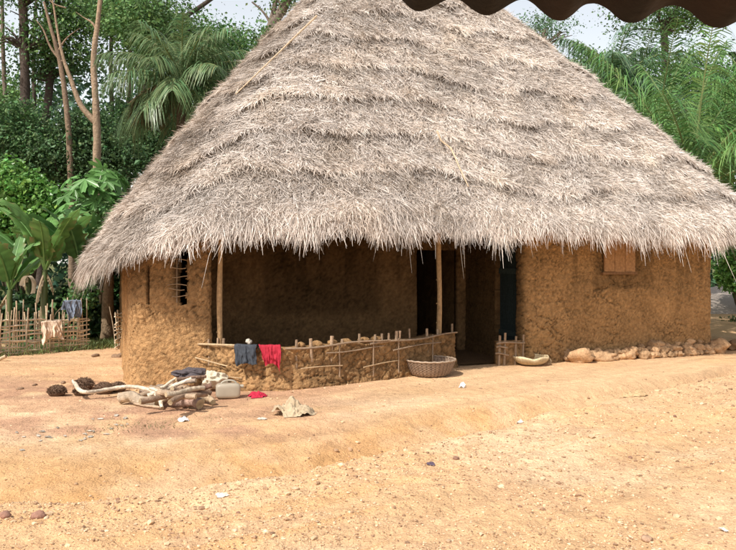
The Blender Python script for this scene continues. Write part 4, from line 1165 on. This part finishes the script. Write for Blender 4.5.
palm('drooping grey green palm beside the roof slope', 612, 92, 24, 22, 2.6, (.14, .23, .125), 34, els=(-.3, 1.3), curl=(.9, 1.6), leafl=.8)
palm('nearest oil palm, half out of the picture beyond the hut corner', 772, 165, 19.5, 17, 4.0, (.15, .30, .08), 35, els=(.2, 1.5), curl=(.5, 1.2), leafl=1.05)
palm('low palm crowding the roof edge under the grove', 785, 205, 22, 16, 3.6, (.13, .25, .075), 36, els=(.4, 1.45), curl=(.4, .9), leafl=.75)
palm('second palm of the grove, leaning behind the drooping one', 628, 130, 25, 15, 3.6, (.11, .21, .075), 37, els=(.5, 1.5), curl=(.4, 1.0), leafl=.85)

# banana plants
def banana_leaf(root, base, az, el, L, wd, curl, colr, r, name='leaf', droop=.35, tear=.45, twist=0.0):
    n = 26; s = np.linspace(0, 1, n)
    h = np.array([math.cos(az), math.sin(az), 0])
    ang = el - curl * s ** 1.6
    d = np.cos(ang)[:, None] * h + np.sin(ang)[:, None] * np.array([0, 0, 1.0])
    path = base + np.concatenate([[np.zeros(3)], np.cumsum((d[:-1] + d[1:]) / 2 * (L / (n - 1)), 0)])
    side = unit(np.cross(d, np.array([0, 0, 1.0]) + .001)); 
    if twist:
        nn0 = np.cross(side, d); side = math.cos(twist) * side + math.sin(twist) * nn0
    nn = np.cross(side, d)
    w = wd * np.clip(np.sin(np.clip((s - .14) / .86, 0, 1) ** .75 * PI), 0, 1) ** .55
    m = 5; mb = MB()
    for sg in (1, -1):
        P = []
        for j, x in enumerate(np.linspace(0, 1, m)):
            jit = (1 + tear * (r.random(n) - .6)) if j == m - 1 else 1
            P.append(path + side * (sg * w * x * jit)[:, None] + nn * (.25 * w * x - droop * w * x * x)[:, None] + np.array([0, 0, -.02]) * np.sin(s * 40)[:, None] * x)
        c = np.asarray(colr) * (.75 + .5 * r.random((n, 1, 1))) * (.9 + .2 * r.random((n, m, 1))) * (1.12 if sg > 0 else .95)
        brn = (r.random(n) < .35)[:, None] * np.array([0, 0, 0, .25, .75])[None, :]
        c = c + (np.array([.30, .21, .10]) - c) * brn[..., None]
        mb.grid(np.stack(P, 1), c)
    mb.tube(path, np.linspace(.03, .006, n), 6, np.asarray(colr) * 1.6 + .03)
    return mb.build(name, 'gloss_leaf', root)

def banana(label, px, depth, hpx_top, nl, L, colr, seed, dead=2, azs=None):
    r = np.random.default_rng(seed)
    top_ = at(px, hpx_top, depth); base = np.array([top_[0] + r.normal(0, .06), depth, -.03])
    root = thing('banana_plant', label, 'banana plant', base)
    mb = MB(); P = np.linspace(base, top_, 10); mb.tube(P, np.linspace(.10, .05, 10), 10, np.linspace([.20, .18, .09], [.14, .20, .07], 10), wob=.06); mb.build('stem', 'gloss_leaf', root)
    for k in range(nl):
        az = (k * 2.4 + r.uniform(-.3, .3)) if azs is None else azs[k][0]
        el = r.uniform(.9, 1.45) if azs is None else azs[k][1]
        banana_leaf(root, top_, az, el, L * r.uniform(.8, 1.1), r.uniform(.19, .26), r.uniform(.3, 1.4) if azs is None else azs[k][2], np.asarray(colr) * r.uniform(.7, 1.2), r, twist=r.uniform(-.9, .9))
    for k in range(dead):
        banana_leaf(root, top_ - [0, 0, .05], r.uniform(0, 2 * PI), r.uniform(-1.2, -.5), L * r.uniform(.25, .5), .055, r.uniform(.2, .8), np.array([.42, .31, .19]) * r.uniform(.7, 1.1), r, 'dead_leaf', .9, .7)
    return root
BG = (.07, .15, .05)
banana('banana plant with a broad pale upright leaf, close behind the fence', 45, 15.0, 270, 8, 1.75, (.13, .26, .07), 51, 2)
banana('banana plant with dark leaves and withered brown ones between fence and papaya', 80, 15.4, 268, 8, 1.8, (.085, .18, .055), 52, 3)
banana('banana plant at the end of the fence next to the hut eave', 103, 16.2, 275, 6, 1.5, (.10, .20, .06), 53, 2)
banana('banana plant at the picture edge behind the fence', 10, 15.2, 290, 7, 1.6, (.12, .24, .065), 54, 1)
banana('smaller banana plant half hidden behind the broad leaved one', 28, 16.6, 262, 6, 1.5, (.09, .19, .055), 55, 2)
# curled dry leaf hanging over the fence
mb = MB(); a = np.linspace(-.9, 3.1, 30); c0 = at(28, 286, 14.3)
P = np.stack([np.stack([c0[0] + .13 * np.cos(a) * (1 - .08 * a / 4), np.full(30, c0[1] + w_), c0[2] + .19 * np.sin(a)], -1) for w_ in np.linspace(-.09, .09, 14)], 1)
P += .07 * np.stack([fbm(P * 5, 8) - .5, fbm(P * 5, 9) - .5, fbm(P * 5, 10) - .5], -1); mb.grid(P, np.array([.60, .50, .38])); tag(mb.build('curled_leaf', 'leaf'), 'big curled dry leaf hanging pale among the banana plants', 'leaf')

# papaya
def papaya(label, px, py, depth, seed):
    r = np.random.default_rng(seed)
    top_ = at(px, py, depth); base = np.array([top_[0] + .1, depth, -.03])
    root = thing('papaya_tree', label, 'tree', base)
    mb = MB(); mb.tube(np.linspace(base, top_, 12), np.linspace(.10, .06, 12), 10, (.30, .27, .20), wob=.06); mb.build('trunk', 'bark', root)
    for k in range(46):
        az = k * 2.4 + r.uniform(-.2, .2); el = r.uniform(-.25, 1.2); L = r.uniform(.45, 1.05)
        h = np.array([math.cos(az), math.sin(az), 0]); s = np.linspace(0, 1, 6)
        d0 = math.cos(el) * h + math.sin(el) * np.array([0, 0, 1.0])
        pth = top_ + d0 * (L * s)[:, None] - np.array([0, 0, 1.0]) * (.12 * s ** 2)[:, None] + [0, 0, r.uniform(-.15, .15)]
        mb = MB(); mb.tube(pth, np.linspace(.016, .009, 6), 5, (.20, .26, .10))
        tip = pth[-1]; n = unit(np.array([0, 0, 1.0]) + h * .55 + r.normal(0, .25, 3)); ex = unit(h - n * (h @ n)); ey = np.cross(n, ex)
        R = r.uniform(.28, .40); th = np.linspace(-PI * .93, PI * .93, 57)
        rad = R * (.36 + .64 * np.abs(np.cos(th * 3.6)) ** .9) * (1 - .25 * np.abs(th) / PI) * (1 + .12 * np.abs(np.sin(th * 15)))
        ring = tip + rad[:, None] * (np.cos(th)[:, None] * ex + np.sin(th)[:, None] * ey) - n * (.35 * rad ** 2 / R)[:, None]
        vv = np.vstack([tip, ring]); tr = [(0, i, i + 1) for i in range(1, len(ring))]
        c = np.array([.12, .25, .075]) * r.uniform(.7, 1.35)
        mb.add(vv, None, tr, c=np.vstack([c * 1.3, np.tile(c, (len(ring), 1)) * (1 + .25 * np.abs(np.cos(th * 3.6)))[:, None]]))
        mb.build('leaf', 'gloss_leaf', root, smooth_=False)
    return root
papaya('papaya tree with big lobed leaves standing above the banana plants', 95, 205, 17, 61)

# vine covered bush
def bush(label, blobs, depth, colr, seed, size=.11, per=34, name='bush', spread=.13, cat='bush', stem=True):
    r = np.random.default_rng(seed)
    cen = []
    for (x, y, rx, ry, n) in blobs:
        c0 = at(x, y, depth); s = depth / F
        d = unit(r.normal(size=(n, 3))) * (r.random((n, 1)) ** .33)
        cen.append(c0 + d * np.array([rx * s, min(rx * s, .9), ry * s]))
    cen = np.vstack(cen)
    b0 = cen.mean(0).copy(); b0[2] = -.02
    root = thing(name, label, cat, b0)
    mb = MB()
    for q in cen[::9]:
        m_ = (b0 + q) / 2 + r.normal(0, .12, 3); mb.tube(chaikin(np.array([b0, m_, q]), 2), np.linspace(.022, .006, 9), 5, (.14, .11, .07))
    mb.build('stem', 'bark', root)
    mb = MB(); leaf_cloud(mb, cen, per, (spread, spread, spread * .8), size, colr, r, up=.5, var=.3, shape=.4); mb.build('foliage', 'gloss_leaf', root, smooth_=False)
    return root
bush('bright green vine covered bush rising above the banana plants', [(6, 185, 22, 16, 60), (28, 195, 24, 18, 70), (44, 205, 16, 16, 40), (5, 215, 24, 24, 60), (30, 225, 26, 20, 50), (10, 168, 8, 6, 10)], 17.2, (.15, .31, .07), 71)
bush('dark leafy shrub filling the shade under the banana plants', [(20, 320, 40, 26, 60), (-60, 300, 50, 40, 70), (-140, 290, 50, 50, 70), (60, 318, 34, 26, 60), (95, 320, 24, 30, 50)], 16.4, (.045, .095, .035), 72, .16)
bush('green shrub between the bare trunk and the hut wall', [(120, 300, 9, 26, 34), (112, 270, 12, 22, 30)], 17.5, (.07, .15, .045), 73, .12)
bush('leafy creeper growing up through the fence', [(78, 300, 12, 16, 22), (62, 330, 10, 12, 12), (20, 345, 14, 8, 12), (45, 345, 12, 8, 12)], 14.75, (.09, .18, .055), 74, .085, 20)
bush('round green bush beyond the far corner of the hut', [(734, 268, 12, 22, 60), (752, 262, 20, 30, 60)], 24, (.16, .32, .075), 75, .13, 60)
bush('low weedy shrub on the grey bank past the hut corner', [(735, 326, 8, 5, 14), (752, 322, 10, 6, 16)], 21, (.12, .16, .06), 76, .10)
# bare trunk by the hut and its crown hidden by the eave
forest_tree('bare brown trunk between the fence and the hut corner', 15.6, [(107, 340, 6.5), (108, 300, 5.5), (109, 262, 5), (112, 225, 4)], [(118, 222, 14, 14, 14)], (.27, .19, .12), G1, 16, size=.16, per=16, limbs=False)

# grass verge at the fence and under the plants
mb = MB(); r = np.random.default_rng(14); cs = []
for k in range(360):
    px = r.uniform(-70, 128); f = r.random()
    p = on_fence(px, 0) + np.array([0, 1.0, 0]) * (r.uniform(-.16, 1.2)); p[2] = gz(p[0], p[1]) - .01; cs.append(p)
tufts(mb, np.array(cs), 12, .15, .10, (.17, .22, .08), r, .006)
for k in range(110):
    p = on_ground(r.uniform(722, 790), r.uniform(303, 312)); p[2] = gz(p[0], p[1]); cs.append(p)
tufts(mb, np.array(cs[360:]), 14, .22, .12, (.14, .20, .07), r, .012)
tag(mb.build('grass', 'leaf', loc=(0, 0, 0)), 'rank green grass growing along the fence and beyond the hut', kind='stuff')
# low grey bank past the hut
mb = MB()
bx = np.linspace(9.5, 26, 80); by = np.linspace(24, 30, 24); BX, BY = np.meshgrid(bx, by, indexing='ij')
BZ = .9 * np.sin(np.clip((BY - 24) / 6, 0, 1) * PI) ** .7 * (.6 + .6 * fbm(np.stack([BX, BY, 0 * BX], -1) * .5, 4)) * smooth(9.5, 11, BX) - .05
mb.grid(np.stack([BX, BY, BZ], -1), np.array([.50, .42, .36])); tag(mb.build('earth_bank', 'soil', loc=(0, 0, 0)), kind='structure')

# ------------------------------------------------------------------ corrugated sheet of the roof overhead
YS = .80
def sheet():
    n, m = 420, 14
    x0, x1 = (399 - CX) / F * YS, .80
    x = np.linspace(x0, x1, n); y = np.linspace(0, 1, m)
    Xg, Yg = np.meshgrid(x, y, indexing='ij')
    q = np.stack([Xg * 7, Yg * 0, 0 * Xg], -1)
    pitch = .081
    ph = (Xg - (418 - CX) / F * YS) / pitch + 1.0 * (fbm(q, 5) - .5)
    wave = -.0095 * np.cos(2 * PI * ph) * (.55 + .9 * fbm(np.stack([Xg * 11, 0 * Xg, 0 * Xg], -1), 15))
    edge = .006 * (fbm(np.stack([Xg * 30, 0 * Xg, 0 * Xg], -1), 3) - .5) * (1 - Yg) ** 3
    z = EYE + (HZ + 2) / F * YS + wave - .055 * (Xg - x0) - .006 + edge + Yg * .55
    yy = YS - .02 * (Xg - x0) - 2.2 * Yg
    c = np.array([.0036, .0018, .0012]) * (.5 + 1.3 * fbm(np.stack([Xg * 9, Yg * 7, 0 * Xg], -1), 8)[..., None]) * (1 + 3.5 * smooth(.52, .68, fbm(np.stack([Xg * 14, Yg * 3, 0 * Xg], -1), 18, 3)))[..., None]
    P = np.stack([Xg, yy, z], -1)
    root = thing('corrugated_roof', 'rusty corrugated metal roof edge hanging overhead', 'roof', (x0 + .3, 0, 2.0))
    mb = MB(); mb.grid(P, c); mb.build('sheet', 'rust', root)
    mb = MB(); mb.tube(np.stack([[x0 - .03, .35, EYE + .28 + .115], [x1, .33, EYE + .24 + .115]]), .03, 8, (.16, .10, .06)); mb.build('rafter', 'wood', root)
sheet()
print('faces', sum(len(o.data.polygons) for o in scene.objects if o.type == 'MESH'))
